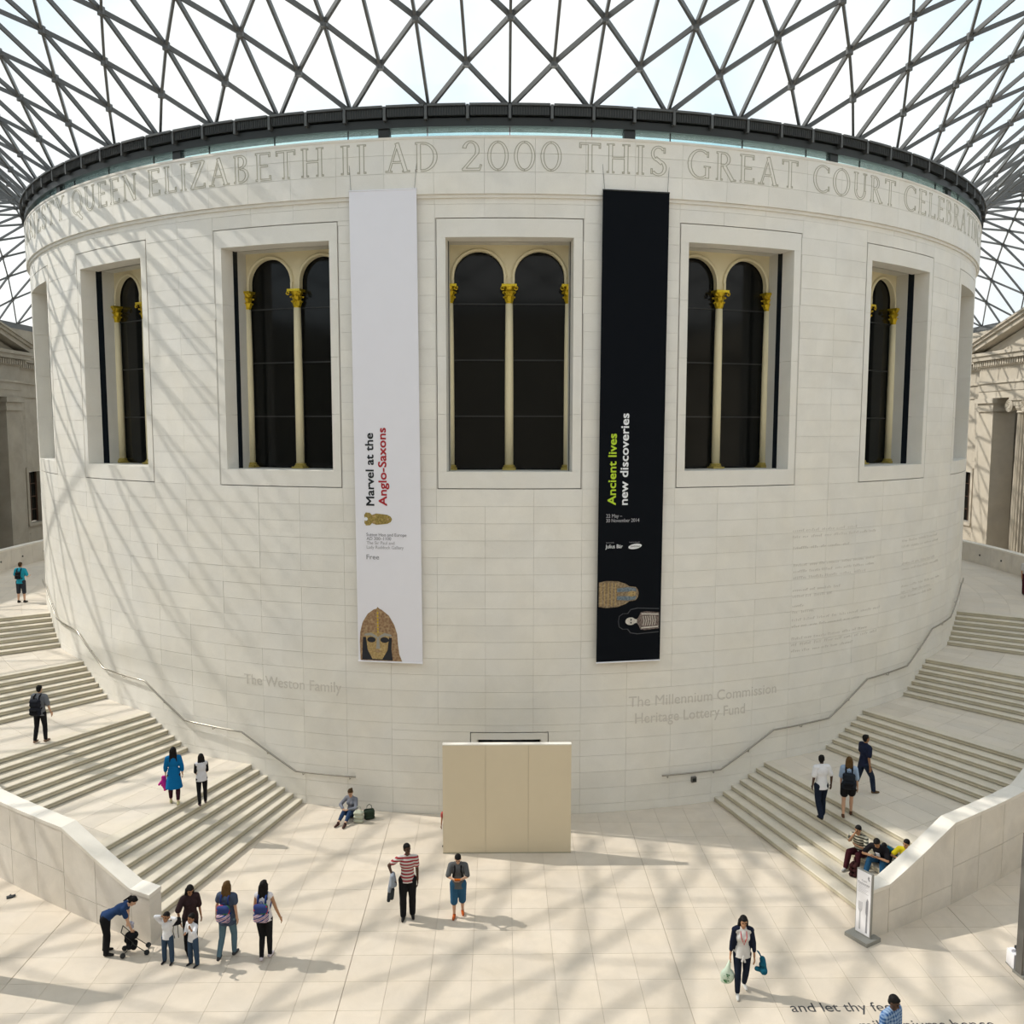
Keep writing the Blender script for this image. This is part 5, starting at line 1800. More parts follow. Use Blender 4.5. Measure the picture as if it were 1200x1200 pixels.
BLK = fab((0.012, 0.012, 0.014)); NAVY = fab((0.02, 0.035, 0.085)); JEAN = fab((0.035, 0.065, 0.12)); DJEAN = fab((0.012, 0.018, 0.035))
WHITE = fab((0.75, 0.76, 0.80))
walk = [((0.03, 0.22, -1), (0, -0.05, -1)), ((0.03, -0.12, -1), (0, -0.55, -1))]
walk2 = [((0.03, -0.12, -1), (0, -0.5, -1)), ((0.03, 0.22, -1), (0, -0.02, -1))]
stroll = [((0.03, 0.12, -1), (0, 0.0, -1)), ((0.03, -0.06, -1), (0, -0.28, -1))]
# heading: 0 faces away from the camera (+Y), 180 faces it
# 1 terrace
p = person(-20.69, -9.9, 4.06, -5, 1.70, skin='light', hair='brown', top=fab((0.02, 0.30, 0.42)), sleeve=0.75, loose=0.015, bottom=fab((0.03, 0.035, 0.045)), leg=1.1, wide=0.015, hem=0.10,
           legs=[((0.06, 0.03, -1), (0, 0, -1)), ((0.06, 0, -1), (0, -0.1, -1))], arms=[((0.35, 0.1, -1), (-0.3, 0.9, -0.1))]*2, label='person in a turquoise T-shirt and dark shorts on the far left upper landing')
backpack(p, BLK, BLK, BLK, 'small black backpack worn by the person in the turquoise T-shirt', 0.36, 0.26, 0.12, group='backpacks being worn')
# 2
p = person(-14.19, -21.2, 2.03, -8, 1.72, skin='light', hair='black', top=fab((0.16, 0.17, 0.19)), sleeve=0.8, loose=0.012, bottom=BLK, leg=1.95, hem=0.09, shoe=(0.20, 0.13, 0.09),
           legs=stroll, arms=[((0.30, 0.0, -1), (0.1, 0.35, -1)), ((0.35, 0.05, -1), (0.0, 0.3, -0.9))], label='person in a grey T-shirt and black trousers climbing the left stairs, seen from behind')
backpack(p, fab((0.018, 0.02, 0.028)), BLK, BLK, 'large dark backpack worn by the person in grey on the left stairs', 0.50, 0.33, 0.17, group='backpacks being worn')
# 3
p3 = person(-9.42, -23.35, 1.02, 18, 1.60, 'f', skin='light', hair='black', hairstyle='verylong', top=fab((0.004, 0.13, 0.34)), sleeve=1.5, coat=0.44, loose=0.012, bottom=fab((0.04, 0.012, 0.02)), leg=1.75, shoe=(0.50, 0.46, 0.26),
           legs=walk2, arms=[((0.25, -0.1, -1), (0.05, 0.25, -1)), ((0.22, 0.15, -1), (0.05, 0.4, -1))], label='woman in a bright blue coat with long black hair on the first left landing')
b = empty('scarf_bundle', world(p3, p3['wr'][1]+Vector((-0.05, 0.04, -0.50))), 0.3, label='pink and blue scarf bundle carried by the woman in the blue coat', cat='scarf')
bm = bmesh.new(); rr = random.Random(2)
for j in range(9): soup_cone(bm, (rr.uniform(-.04, .04), rr.uniform(-.03, .03), 0.40), (rr.uniform(-.14, .14), rr.uniform(-.06, .06), rr.uniform(0.02, 0.24)), 0.03, 0.035)
o = bpy.data.objects.new('pink_cloth', fuse(bm, 'pink_cloth', fab((0.55, 0.03, 0.28)), 0.014, 1)); COL.objects.link(o); o.parent = b
bm = bmesh.new()
for j in range(4): soup_cone(bm, (0.03, 0.0, 0.30), (rr.uniform(0, .12), rr.uniform(-.05, .05), rr.uniform(-0.02, 0.08)), 0.03, 0.035)
o = bpy.data.objects.new('blue_cloth', fuse(bm, 'blue_cloth', fab((0.02, 0.05, 0.22)), 0.014, 1)); COL.objects.link(o); o.parent = b
# 4
p4 = person(-8.62, -23.42, 1.02, 28, 1.42, 'f', skin='light', hair='black', hairstyle='bob', headscale=1.08, top=fab((0.62, 0.62, 0.66)), sleeve=0.0, loose=0.012, bottom=BLK, leg=1.95, hem=0.10, shoe=(0.12, 0.08, 0.09),
           legs=stroll, arms=[((0.1, 0.1, -1), (-0.2, 0.6, -0.6)), ((0.1, 0.1, -1), (-0.3, 0.7, -0.6))], label='child in a white top with black sleeves beside the woman in the blue coat')
bm = bmesh.new()
for i in range(2): soup_cone(bm, p4['S'][i], p4['S'][i]+(p4['el'][i]-p4['S'][i])*0.95, 0.052, 0.046)
o = bpy.data.objects.new('sleeves', fuse(bm, 'sleeves', BLK, 0.013, 2)); COL.objects.link(o); o.parent = p4['root']; o['label'] = 'black sleeves'
# 5 seated against the wall
def seated(x, y, z, heading, seat, feet, knees_pole=(0, 0.3, 1), **kw):
    kk = kw.get('h', 1.72)/1.72
    pel = (0, 0, (seat+0.10)/kk)
    legs = [('t', Vector(feet[0])/kk, knees_pole), ('t', Vector(feet[1])/kk, knees_pole)]
    return person(x, y, z, heading, pelvis=pel, legs=legs, **kw)
p5 = seated(-4.70, -21.98, 0, 158, 0.0, ((0.02, 0.72, 0.08), (-0.20, 0.70, 0.08)), (0, 0.1, 1), h=1.62, sex='f', lean=0.02, head_pitch=0.5, skin='light', hair='brown', hairstyle='bun', top=fab((0.20, 0.21, 0.25)), sleeve=1.9, bottom=fab((0.025, 0.05, 0.11)), leg=1.7, shoe=(0.07, 0.035, 0.03),
           arms=[('t', (0.12, 0.30, 0.34), (1, 0, -0.5)), ('t', (-0.06, 0.30, 0.34), (-1, 0, -0.5))], label='woman in a grey jumper and jeans sitting on the floor against the drum wall')
def floor_bag(x, y, z, rz, mat, w_, d, h, label, name='shoulder_bag', seed=1):
    b = empty(name, (x, y, z), rz, label=label, cat='bag')
    bm = bmesh.new(); r_ = random.Random(seed)
    for zz in (0.06, h*0.5, h-0.07):
        for yy in (-d/2+0.05, d/2-0.05):
            soup_cone(bm, (-w_/2+0.06, yy, zz), (w_/2-0.06, yy*0.8, zz), 0.058, 0.058)
    o = bpy.data.objects.new('bag_body', fuse(bm, 'bag_body', mat, 0.015, 3)); COL.objects.link(o); o.parent = b
    mb = MB(); mb.tube([(-w_/4, 0, h-0.03), (-w_/5, 0, h+0.10), (0, 0, h+0.14), (w_/5, 0, h+0.10), (w_/4, 0, h-0.03)], 0.010, 6); mb.build('handle', mat, b, smooth=True)
    return b
floor_bag(-4.42, -22.40, 0, -0.2, fab((0.45, 0.47, 0.38)), 0.30, 0.20, 0.36, 'pale green cloth bag standing beside the seated woman', seed=2)
floor_bag(-4.15, -22.16, 0, 0.3, fab((0.03, 0.045, 0.03)), 0.32, 0.22, 0.30, 'dark green bag slumped against the drum wall', seed=3)
# 6 sitting behind the screen
p6 = person(-1.75, -23.9, 0, 160, 1.12, 'm', skin='mid', hair='black', headscale=1.3, top=fab((0.42, 0.08, 0.07)), sleeve=0.5, bottom=fab((0.35, 0.35, 0.33)), leg=1.9,
           label='person mostly hidden behind the left edge of the tall beige screen')
# 7
p7 = person(-2.46, -27.5, 0, 186, 1.80, 'm', skin='dark', hair='black', top=stripes((0.55, 0.52, 0.50), (0.30, 0.03, 0.04), 13), sleeve=0.6, bottom=BLK, leg=1.97, wide=0.012, hem=0.06,
           legs=[((0.02, 0.10, -1), (0, -0.05, -1)), ((0.02, 0.0, -1), (0, -0.12, -1))], arms=[('t', (0.33, 0.10, 1.05), (1, -0.4, -0.3)), ((0.10, -0.05, -1), (0.03, 0.06, -1))], head_yaw=0.5, label='man in a red and white striped T-shirt and black trousers standing in the court')
b = empty('folded_jacket', world(p7, p7['wr'][0]+Vector((0.0, 0, -0.62))), p7['rz'], label='grey and black jacket hung over the arm of the man in stripes', cat='jacket')
bm = bmesh.new()
for j, (dx, dz) in enumerate(((-0.05, 0.10), (0.02, 0.04), (0.07, 0.02), (0.0, 0.16))): soup_cone(bm, (0.0, -0.08+0.05*j, 0.64), (dx, -0.06+0.05*j, dz+0.28), 0.06, 0.055)
o = bpy.data.objects.new('jacket_body', fuse(bm, 'jacket_body', fab((0.25, 0.28, 0.33)), 0.016, 2)); COL.objects.link(o); o.parent = b
bm = bmesh.new(); soup_cone(bm, (0.06, 0, 0.33), (0.10, 0.02, 0.05), 0.05, 0.045); soup_cone(bm, (0.0, 0.06, 0.33), (0.02, 0.06, 0.12), 0.05, 0.045)
o = bpy.data.objects.new('jacket_sleeve', fuse(bm, 'jacket_sleeve', fab((0.03, 0.035, 0.04)), 0.016, 2)); COL.objects.link(o); o.parent = b
# 8
p8 = person(-1.27, -27.45, 0, 180, 1.54, 'm', skin='light', hair='black', hairstyle='short', headscale=1.06, head_pitch=0.6, top=fab((0.10, 0.105, 0.11)), sleeve=0.85, loose=0.016, hem=0.12, bottom=fab((0.03, 0.10, 0.19)), leg=1.12, wide=0.03, shoe=(0.42, 0.09, 0.02),
           legs=stroll, arms=[('t', (0.06, 0.30, 1.16), (1, -0.2, -0.6)), ('t', (-0.05, 0.30, 1.16), (-1, -0.2, -0.6))], label='boy in a grey T-shirt, blue shorts and orange shoes looking down at a phone')
ph = empty('orange_phone', world(p8, Vector((0.0, 0.33, 1.08))), p8['rz'], label='orange phone held by the boy in blue shorts', cat='phone')
mb = MB(); mb.box(-0.07, 0.07, -0.01, 0.01, -0.045, 0.045, Matrix.Rotation(-0.7, 4, 'X')); mb.build('phone_case', fab((0.65, 0.16, 0.02)), ph)
mb = MB(); mb.box(-0.06, 0.06, -0.013, -0.009, -0.036, 0.036, Matrix.Rotation(-0.7, 4, 'X')); mb.build('phone_screen', M['darkglass'], ph)
backpack(p8, BLK, BLK, BLK, 'black backpack on the back of the boy with the phone', 0.36, 0.26, 0.12, group='backpacks being worn')
# 9 bending woman and pushchair
p9 = person(-8.95, -28.85, 0, -78, 1.58, 'f', skin='light', hair='black', hairstyle='pony', lean=1.15, head_pitch=0.4, top=fab((0.02, 0.045, 0.12)), sleeve=0.6, bottom=BLK, leg=1.97, wide=0.01,
           legs=[((0.05, 0.12, -1), (0, -0.10, -1)), ((0.05, -0.02, -1), (0, -0.12, -1))], arms=[('t', (0.16, 0.60, 0.62), (1, 0, 0.5)), ('t', (-0.10, 0.48, 0.72), (-1, 0, -0.3))], label='woman in a navy top bending over a black pushchair by the left stair wall')
pc = empty('pushchair', (-8.36, -28.84, 0), R(-75), label='black folding pushchair in front of the bending woman', cat='pushchair')
pc.scale = (0.74, 0.74, 0.74)
bm = bmesh.new()
soup_cone(bm, (-0.13, -0.10, 0.30), (0.13, -0.10, 0.30), 0.10, 0.10); soup_cone(bm, (-0.13, -0.17, 0.50), (0.13, -0.17, 0.50), 0.07, 0.07); soup_cone(bm, (-0.12, 0.02, 0.26), (0.12, 0.02, 0.26), 0.09, 0.09); soup_cone(bm, (-0.12, -0.1, 0.3), (-0.12, -0.18, 0.55), 0.06, 0.05); soup_cone(bm, (0.12, -0.1, 0.3), (0.12, -0.18, 0.55), 0.06, 0.05)
o = bpy.data.objects.new('seat', fuse(bm, 'seat', BLK, 0.016, 2)); COL.objects.link(o); o.parent = pc
bm = bmesh.new(); soup_ellipsoid(bm, (0, -0.05, 0.56), (0.19, 0.20, 0.12)); 
o = bpy.data.objects.new('hood', fuse(bm, 'hood', BLK, 0.016, 2)); COL.objects.link(o); o.parent = pc
for s in (-1, 1):
    mb = MB(); mb.tube([(s*0.19, -0.28, 0.07), (s*0.19, 0.02, 0.42), (s*0.19, -0.30, 0.80)], 0.012, 6); mb.tube([(s*0.19, 0.38, 0.07), (s*0.19, -0.02, 0.42)], 0.012, 6); mb.build('frame', M['darksteel'], pc)
    for yy in (-0.28, 0.38):
        mb = MB(); mb.lathe([(0.03, -0.025), (0.075, -0.022), (0.08, 0), (0.075, 0.022), (0.03, 0.025)], Matrix.Translation((s*0.20, yy, 0.08)) @ Matrix.Rotation(pi/2, 4, 'Y'), n=16); mb.build('wheel', M['txtblack'], pc)
mb = MB(); mb.tube([(-0.19, -0.30, 0.80), (0.19, -0.30, 0.80)], 0.015, 8); mb.build('push_handle', M['txtblack'], pc)
mb = MB(); mb.tube([(-0.19, 0.42, 0.12), (0.19, 0.42, 0.12)], 0.012, 8); mb.build('footrest', M['darksteel'], pc)
cl = empty('white_cloth', world(p9, Vector((0.02, 0.52, 0.60))), 0, label='crumpled pale cloth in the hands of the bending woman', cat='cloth')
bm = bmesh.new()
for j in range(5): soup_ellipsoid(bm, (rr.uniform(-.05, .05), rr.uniform(-.04, .04), rr.uniform(-.06, .06)), (0.045, 0.04, 0.045))
o = bpy.data.objects.new('cloth_folds', fuse(bm, 'cloth_folds', fab((0.5, 0.5, 0.6)), 0.014, 1)); COL.objects.link(o); o.parent = cl
# 10, 11 toddlers
person(-7.47, -29.2, 0, 168, 1.10, 'm', skin='tan', hair='black', headscale=1.35, top=WHITE, sleeve=1.6, loose=0.01, bottom=fab((0.04, 0.07, 0.12)), leg=1.95, wide=0.015, shoe=(0.03, 0.03, 0.035),
       legs=[((0.10, 0.0, -1), (0, 0, -1)), ((0.10, 0, -1), (0, 0, -1))], arms=[('t', (0.12, 0.04, 1.66), (1, 0.2, 0.2)), ('t', (-0.12, 0.04, 1.66), (-1, 0.2, 0.2))], label='small boy in a white shirt and jeans with both arms raised to his head')
person(-6.89, -29.3, 0, 148, 1.12, 'm', skin='tan', hair='black', headscale=1.35, top=WHITE, sleeve=1.4, loose=0.01, bottom=fab((0.04, 0.07, 0.12)), leg=1.95, wide=0.015, shoe=(0.03, 0.03, 0.035),
       legs=[((0.08, 0.05, -1), (0, -0.05, -1)), ((0.08, -0.05, -1), (0, -0.05, -1))], arms=[((0.2, 0.2, -1), (-0.6, 0.6, 0.15)), ((0.3, 0.4, -0.3), (-0.2, 0.4, 1))], label='small boy in a white shirt and jeans with one hand at his mouth')
# 12
p12 = person(-7.12, -28.78, 0, 215, 1.52, 'f', skin='tan', hair='black', hairstyle='bob', headscale=1.08, top=fab((0.035, 0.02, 0.022)), sleeve=0.9, loose=0.02, hem=0.12, bottom=BLK, leg=1.9, wide=0.01, head_pitch=0.5,
           legs=stroll, arms=[('t', (0.30, 0.22, 0.98), (1, -0.3, -0.2)), ((0.22, -0.05, -1), (0.1, 0.2, -1))], label='woman in a dark brown top and black trousers behind the two small boys')
cb = empty('camera_bag', world(p12, Vector((0.36, 0.20, 0.80))), 0.4, label='small black camera bag with hanging straps carried by the woman in brown', cat='bag')
bm = bmesh.new(); soup_cone(bm, (-0.06, 0, 0.08), (0.06, 0, 0.08), 0.06, 0.06); soup_cone(bm, (-0.06, 0, 0.14), (0.06, 0, 0.14), 0.055, 0.055)
o = bpy.data.objects.new('bag_body', fuse(bm, 'bag_body', BLK, 0.013, 2)); COL.objects.link(o); o.parent = cb
for j in range(3):
    mb = MB(); mb.tube([(-0.04+0.04*j, 0.02, 0.06), (-0.06+0.05*j, 0.03, -0.12), (-0.03+0.04*j, 0.02, -0.28)], 0.008, 5); mb.build('strap', M['bannerwhite'] if j == 1 else M['txtblack'], cb)
# flag-patterned packs
def flagmat():
    m = plain('flag_print_fabric', (0.4, 0.02, 0.04), 0.8, 0, 0.2)
    t = m.node_tree; b = t.nodes['Principled BSDF']
    tc = t.nodes.new('ShaderNodeTexCoord'); sx = t.nodes.new('ShaderNodeSeparateXYZ'); t.links.new(tc.outputs['Object'], sx.inputs[0])
    wv = t.nodes.new('ShaderNodeTexWave'); wv.wave_type = 'BANDS'; wv.bands_direction = 'Z'; wv.inputs['Scale'].default_value = 4.2; wv.inputs['Distortion'].default_value = 2.5; wv.inputs['Detail'].default_value = 1
    mp = t.nodes.new('ShaderNodeMapping'); mp.inputs['Rotation'].default_value = (0, 0.45, 0)
    t.links.new(tc.outputs['Object'], mp.inputs[0]); t.links.new(mp.outputs[0], wv.inputs[0])
    cr = t.nodes.new('ShaderNodeValToRGB'); cr.color_ramp.interpolation = 'CONSTANT'
    for q, c in ((0, (0.03, 0.05, 0.18)), (0.28, (0.62, 0.60, 0.66)), (0.52, (0.45, 0.015, 0.04)), (0.78, (0.62, 0.60, 0.64))):
        e_ = cr.color_ramp.elements.new(q) if q > 0 else cr.color_ramp.elements[0]
        e_.position = q; e_.color = (*c, 1)
    cr.color_ramp.elements[-1].color = (0.05, 0.06, 0.2, 1); cr.color_ramp.elements[-1].position = 0.95
    t.links.new(wv.outputs['Fac'], cr.inputs[0])
    n = t.nodes.new('ShaderNodeTexVoronoi'); n.inputs['Scale'].default_value = 7; t.links.new(tc.outputs['Object'], n.inputs[0])
    c2 = t.nodes.new('ShaderNodeValToRGB'); c2.color_ramp.interpolation = 'CONSTANT'
    for q, c in ((0, (0.40, 0.012, 0.04)), (0.45, (0.03, 0.05, 0.18)), (0.62, (0.03, 0.16, 0.07)), (0.75, (0.6, 0.6, 0.64))):
        e_ = c2.color_ramp.elements.new(q) if q > 0 else c2.color_ramp.elements[0]
        e_.position = q; e_.color = (*c, 1)
    c2.color_ramp.elements[-1].position = 0.97; c2.color_ramp.elements[-1].color = (0.4, 0.01, 0.03, 1)
    t.links.new(n.outputs['Color'], c2.inputs[0])
    gt = t.nodes.new('ShaderNodeMath'); gt.operation = 'GREATER_THAN'; gt.inputs[1].default_value = 0.21; t.links.new(sx.outputs[2], gt.inputs[0])
    mx = t.nodes.new('ShaderNodeMix'); mx.data_type = 'RGBA'
    t.links.new(gt.outputs[0], mx.inputs[0]); t.links.new(cr.outputs[0], mx.inputs[6]); t.links.new(c2.outputs[0], mx.inputs[7])
    t.links.new(mx.outputs[2], b.inputs['Base Color'])
    return m
FLAG = flagmat()
# 13
p13 = person(-6.24, -28.98, 0, -8, 1.68, 'f', skin='light', hair='chestnut', hairstyle='verylong', top=fab((0.055, 0.075, 0.12)), sleeve=0.4, loose=0.018, hem=0.14, bottom=fab((0.10, 0.17, 0.22)), leg=1.93, shoe=(0.06, 0.06, 0.065),
           legs=walk, arms=[((0.15, -0.1, -1), (0.05, 0.15, -1)), ((0.35, 0.1, -1), (0.2, 0.25, -1))], label='woman with long brown hair, dark teal top and jeans walking away')
backpack(p13, FLAG, FLAG, fab((0.03, 0.05, 0.18)), 'flag-patterned backpack worn by the brown-haired woman in jeans', 0.40, 0.30, 0.15, 0.07, group='flag-patterned backpacks')
# 14
p14 = person(-5.42, -29.05, 0, -4, 1.72, 'f', skin='mid', hair='black', hairstyle='long', top=fab((0.70, 0.68, 0.72)), sleeve=0.0, loose=0.006, hem=0.05, bottom=BLK, leg=1.97, wide=-0.004, shoe=(0.60, 0.55, 0.60),
           legs=[((0.0, 0.10, -1), (0, 0.0, -1)), ((-0.10, 0.0, -1), (-0.05, -0.35, -1))], arms=[((0.40, -0.1, -1), (0.30, 0.25, -1)), ((0.18, 0.1, -1), (0.0, 0.35, -1))], label='woman with black hair, white sleeveless top and black leggings walking away')
backpack(p14, FLAG, FLAG, fab((0.03, 0.06, 0.22)), 'flag-patterned backpack worn by the woman in black leggings', 0.42, 0.32, 0.15, 0.04, group='flag-patterned backpacks')
# 15
p15 = person(4.66, -30.42, 0, 176, 1.68, 'f', skin='mid', hair='black', hairstyle='bob', head_pitch=0.25, top=fab((0.66, 0.65, 0.64)), sleeve=0.0, loose=0.004, hem=0.07, bottom=DJEAN, leg=1.9, shoe=(0.72, 0.72, 0.70),
           legs=[((0.0, 0.20, -1), (0, 0.0, -1)), ((0.02, -0.12, -1), (0, -0.45, -1))], arms=[((0.20, 0.0, -1), (0.12, 0.12, -1)), ((0.24, 0.0, -1), (0.0, 0.35, -1))], label='woman in a dark cardigan and white blouse with a red lanyard walking towards the camera')
bm = bmesh.new()
Pp, Uu, Xx, Yy, Cc = p15['P'], p15['U'], p15['X'], p15['Y'], p15['C']
for s in (-1, 1):
    for u in (0.02, 0.15, 0.28, 0.40): soup_cone(bm, Pp+Uu*u+Xx*s*0.115-Yy*0.02, Pp+Uu*(u+0.1)+Xx*s*0.12-Yy*0.02, 0.062, 0.060)
for u in (0.0, 0.16, 0.32): soup_ellipsoid(bm, Pp+Uu*u-Yy*0.055, (0.15, 0.075, 0.13))
for i in range(2):
    soup_cone(bm, p15['S'][i], p15['el'][i], 0.062, 0.050); soup_cone(bm, p15['el'][i], p15['el'][i]+(p15['wr'][i]-p15['el'][i])*0.55, 0.048, 0.042)
    soup_cone(bm, p15['S'][i]+Uu*0.012, Cc+Xx*(0.09 if i == 0 else -0.09)+Uu*0.012-Yy*0.01, 0.068, 0.070)
o = bpy.data.objects.new('cardigan', fuse(bm, 'cardigan', fab((0.012, 0.016, 0.035)), 0.014, 2)); COL.objects.link(o); o.parent = p15['root']
mb = MB(); mb.tube([Cc+Xx*0.06+Yy*0.03+Uu*0.05, Cc+Xx*0.055+Yy*0.125-Uu*0.10, Cc+Yy*0.155-Uu*0.24, Cc-Xx*0.055+Yy*0.125-Uu*0.10, Cc-Xx*0.06+Yy*0.03+Uu*0.05], 0.009, 6)
mb.build('lanyard', fab((0.55, 0.03, 0.05)), p15['root'], label='red lanyard')
mb = MB(); mb.tube([Pp+Yy*0.135+Uu*0.0, Pp+Yy*0.15-Uu*0.12+Xx*0.03], 0.02, 6); mb.tube([Pp+Yy*0.135+Uu*0.0, Pp+Yy*0.15-Uu*0.13-Xx*0.03], 0.02, 6); mb.build('tied_hem', fab((0.66, 0.65, 0.64)), p15['root'])
pb = empty('carrier_bag', world(p15, p15['wr'][0]+Vector((0.05, 0.0, -0.62))), p15['rz'], label='pale green plastic carrier bag in the right hand of the woman with the lanyard', cat='bag')
bm = bmesh.new()
soup_ellipsoid(bm, (0, 0, 0.17), (0.15, 0.09, 0.16)); soup_ellipsoid(bm, (0.02, 0, 0.08), (0.13, 0.08, 0.08)); soup_cone(bm, (0, 0, 0.28), (-0.04, 0, 0.50), 0.07, 0.018)
o = bpy.data.objects.new('bag_body', fuse(bm, 'bag_body', fab((0.62, 0.74, 0.62)), 0.015, 2)); COL.objects.link(o); o.parent = pb
mb = MB()
for j in range(14):
    uu, vv = rr.uniform(-.06, .07), rr.uniform(0.06, 0.24)
    mb.tube([(uu, -0.0, vv), (uu+0.03, 0.0, vv+0.02)], 0.012, 5)
mb.v = [(a, 0.088+0.004*(k_ % 2)-abs(a)*0.25, c) for k_, (a, b_, c) in enumerate(mb.v)]
mb.build('green_print', fab((0.05, 0.22, 0.08)), pb, label='green printed pattern')
hb = empty('handbag', world(p15, p15['wr'][1]+Vector((-0.12, -0.04, -0.36))), p15['rz'], label='teal blue handbag hanging from the left arm of the woman with the lanyard', cat='bag')
bm = bmesh.new(); soup_cone(bm, (-0.08, -0.1, 0.10), (-0.06, 0.12, 0.10), 0.075, 0.075); soup_cone(bm, (-0.07, -0.08, 0.24), (-0.05, 0.10, 0.24), 0.06, 0.06); soup_cone(bm, (0.0, 0.06, 0.1), (0.08, 0.1, 0.14), 0.05, 0.05)
o = bpy.data.objects.new('bag_body', fuse(bm, 'bag_body', fab((0.01, 0.10, 0.16)), 0.015, 2)); COL.objects.link(o); o.parent = hb
mb = MB(); mb.tube([(-0.05, -0.08, 0.28), (0.02, -0.03, 0.42), (0.06, 0, 0.46), (0.02, 0.05, 0.42), (-0.05, 0.10, 0.28)], 0.011, 6); mb.build('handle', fab((0.01, 0.10, 0.16)), hb)
# 16
person(6.48, -33.05, 0, 215, 1.76, 'm', skin='dark', hair='black', head_pitch=0.3, lean=0.10, top=stripes((0.03, 0.10, 0.28), (0.30, 0.42, 0.60), 16, second=True), sleeve=1.9, loose=0.02, hem=0.12, bottom=DJEAN, leg=1.97, wide=0.01,
       legs=stroll, label='man in a blue checked shirt at the bottom edge of the picture, head bowed')
# 17-19 on the right stairs
person(8.55, -24.1, 0.87, 8, 1.72, 'm', skin='dark', hair='black', head_yaw=-0.7, top=WHITE, sleeve=0.75, loose=0.008, hem=0.12, bottom=DJEAN, leg=1.97, wide=0.012,
       legs=walk, arms=[((0.35, -0.1, -1), (0.1, 0.2, -1)), ((0.15, -0.1, -1), (0.0, 0.25, -1))], label='man in a white T-shirt and dark jeans on the right stairs, seen from behind')
p18 = person(9.32, -24.05, 0.87, -20, 1.66, 'f', skin='light', hair='chestnut', hairstyle='long', top=fab((0.32, 0.42, 0.58)), sleeve=0.9, loose=0.016, hem=0.04, bottom=BLK, leg=0.55, wide=0.02, shoe=(0.10, 0.05, 0.03),
           legs=[((0.0, 0.30, -1), (0, 0.0, -1)), ((0.05, -0.15, -1), (0, -0.30, -1))], arms=[((0.2, -0.1, -1), (0.1, 0.1, -1)), ((0.12, 0.1, -1), (0.0, 0.3, -1))], label='woman in a light blue shirt and black shorts climbing the right stairs')
backpack(p18, fab((0.018, 0.022, 0.03)), BLK, BLK, 'dark backpack worn by the woman in the light blue shirt', 0.46, 0.32, 0.18, 0.03, group='backpacks being worn')
person(10.25, -22.85, 1.02, -78, 1.74, 'm', skin='tan', hair='black', head_pitch=-0.1, top=fab((0.015, 0.02, 0.045)), sleeve=0.7, loose=0.014, hem=0.08, bottom=fab((0.02, 0.03, 0.055)), leg=1.97, wide=0.006, shoe=(0.12, 0.08, 0.045),
       legs=[((0.03, 0.50, -1), (0, 0.15, -1)), ((0.03, -0.25, -1), (0, -0.50, -1))], arms=[((0.2, -0.15, -1), (0.1, 0.1, -1)), ((0.2, 0.1, -1), (0.1, 0.3, -1))], label='man in a navy T-shirt and dark jeans walking on the first right landing')
# 20-23 sitting on the right stairs; steps fall by RISE, so feet are two or three steps below the seat
A20 = 12
p20 = seated(9.02, -25.70, 0.29, 135, 0.29, ((0.16, 0.50, 0.08), (-0.12, 0.52, 0.08)), (0, 0.4, 1), h=1.66, lean=0.30, head_pitch=0.15, head_yaw=-0.2, skin='mid', hair='black', top=stripes((0.55, 0.53, 0.42), (0.06, 0.06, 0.05), 14), sleeve=0.8, bottom=fab((0.05, 0.012, 0.018)), leg=1.95, wide=0.01, shoe=(0.45, 0.45, 0.45),
           arms=[('t', (0.04, 0.30, 1.00), (0.6, 0.3, -1)), ('t', (-0.08, 0.40, 0.72), (-0.6, 0.1, -1))], label='young man in a striped T-shirt sitting on the right stairs, hand to his face')
p21 = seated(9.42, -26.10, 0.29, 135, 0.29, ((0.22, 0.54, 0.08), (-0.20, 0.50, 0.08)), (0, 0.4, 1), h=1.70, lean=0.62, head_pitch=0.5, skin='mid', hair='black', top=fab((0.014, 0.013, 0.016)), sleeve=0.75, loose=0.006, bottom=fab((0.02, 0.08, 0.17)), leg=1.95, wide=0.006, shoe=(0.38, 0.40, 0.38),
           arms=[('t', (0.08, 0.50, 0.62), (1, 0.1, -0.4)), ('t', (-0.06, 0.50, 0.62), (-1, 0.1, -0.4))], label='young man in a black T-shirt and jeans bent over a phone on the stairs')
mb = MB()
q = p21['P']+p21['U']*0.36+p21['Y']*0.132
mb.box(-0.05, 0.05, -0.006, 0.006, -0.07, 0.07, Matrix.Translation(q) @ Matrix.Rotation(-0.62, 4, 'X'))
mb.build('shirt_print', M['bannerwhite'], p21['root'], label='pale print on the black T-shirt')
ph = empty('phone', world(p21, Vector((0.01, 0.60, 0.66))), p21['rz'], label='dark phone held by the young man in the black T-shirt', cat='phone')
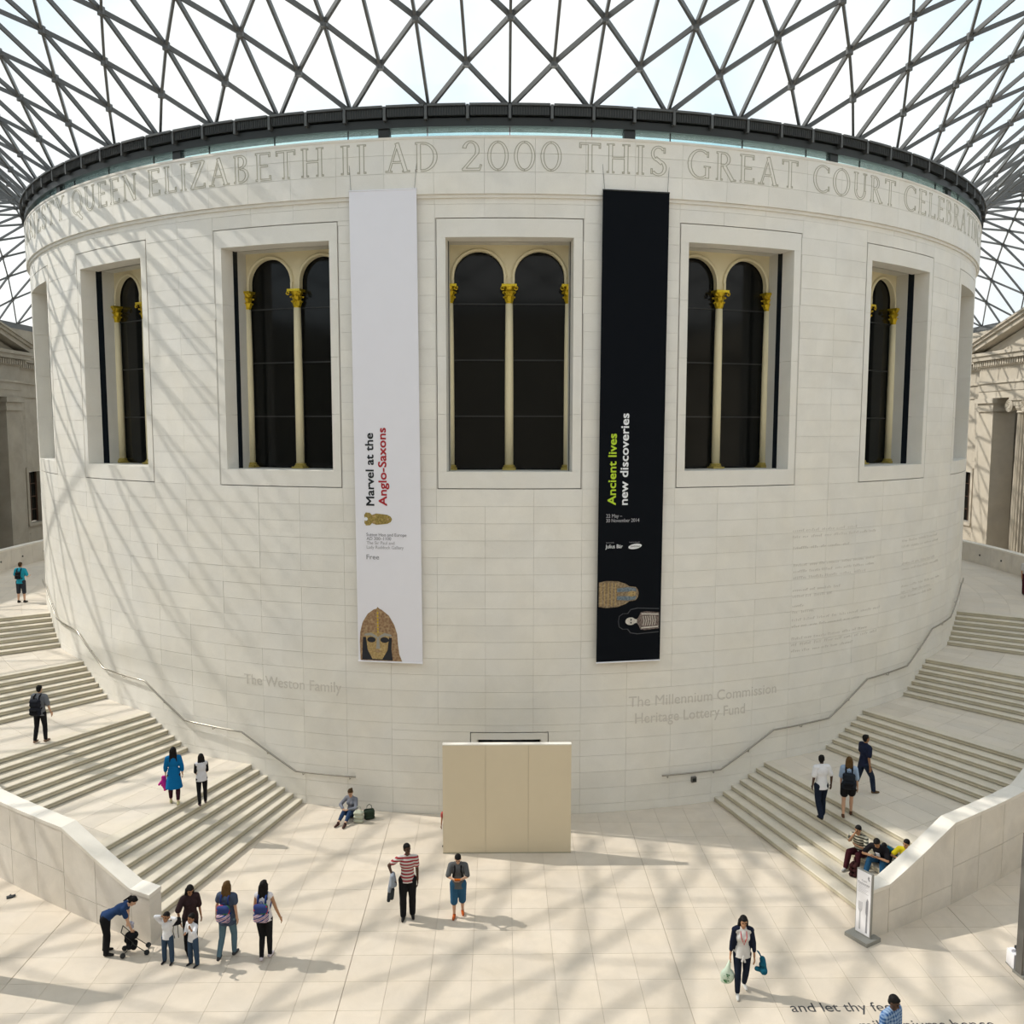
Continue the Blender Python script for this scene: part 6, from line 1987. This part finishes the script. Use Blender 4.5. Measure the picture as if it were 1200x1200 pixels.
mb = MB(); mb.box(-0.04, 0.04, -0.07, 0.07, -0.005, 0.005, Matrix.Rotation(0.5, 4, 'X')); mb.build('phone_case', M['txtblack'], ph)
mb = MB(); mb.box(-0.034, 0.034, -0.06, 0.06, 0.005, 0.007, Matrix.Rotation(0.5, 4, 'X')); mb.build('phone_screen', M['darkglass'], ph)
p22 = seated(9.72, -25.92, 0.44, 135, 0.22, ((0.12, 0.42, 0.06), (-0.12, 0.42, 0.06)), (0, 0.4, 1), h=1.42, lean=1.0, head_pitch=0.5, skin='mid', hair='black', top=fab((0.015, 0.09, 0.15)), sleeve=0.9, loose=0.0, bottom=DJEAN, leg=1.95, wide=-0.004,
           arms=[('t', (0.10, 0.34, 0.50), (1, 0.1, -0.4)), ('t', (-0.08, 0.34, 0.50), (-1, 0.1, -0.4))], label='person in a dark blue top crouched behind the young man in the black T-shirt')
p23 = seated(9.88, -26.42, 0.29, 145, 0.29, ((0.14, 0.50, 0.06), (-0.10, 0.46, 0.06)), (0, 0.4, 1), h=1.52, lean=0.20, head_pitch=0.2, head_yaw=-0.4, skin='mid', hair='black', headscale=1.05, top=fab((0.62, 0.52, 0.02)), sleeve=0.75, loose=0.006, bottom=fab((0.03, 0.05, 0.09)), leg=1.05, wide=0.012,
           arms=[('t', (0.12, 0.34, 0.70), (1, 0.1, -0.4)), ('t', (-0.12, 0.36, 0.60), (-1, 0.1, -0.4))], label='boy in a yellow T-shirt sitting beside the right stair wall')
floor_bag(8.66, -26.22, 0.29, 0.9, fab((0.035, 0.012, 0.012)), 0.28, 0.20, 0.36, 'dark maroon rucksack standing on the right stairs between two young men', name='rucksack', seed=5)
# 24
p24 = person(23.35, -8.55, 4.06, 170, 1.66, 'm', skin='mid', hair='black', top=fab((0.55, 0.53, 0.52)), sleeve=0.8, loose=0.015, bottom=fab((0.06, 0.015, 0.02)), leg=1.97, wide=0.02, legs=stroll,
           label='person in a pale top on the upper landing, half cut off by the right edge')
bpy.data.scenes.remove(TMP)
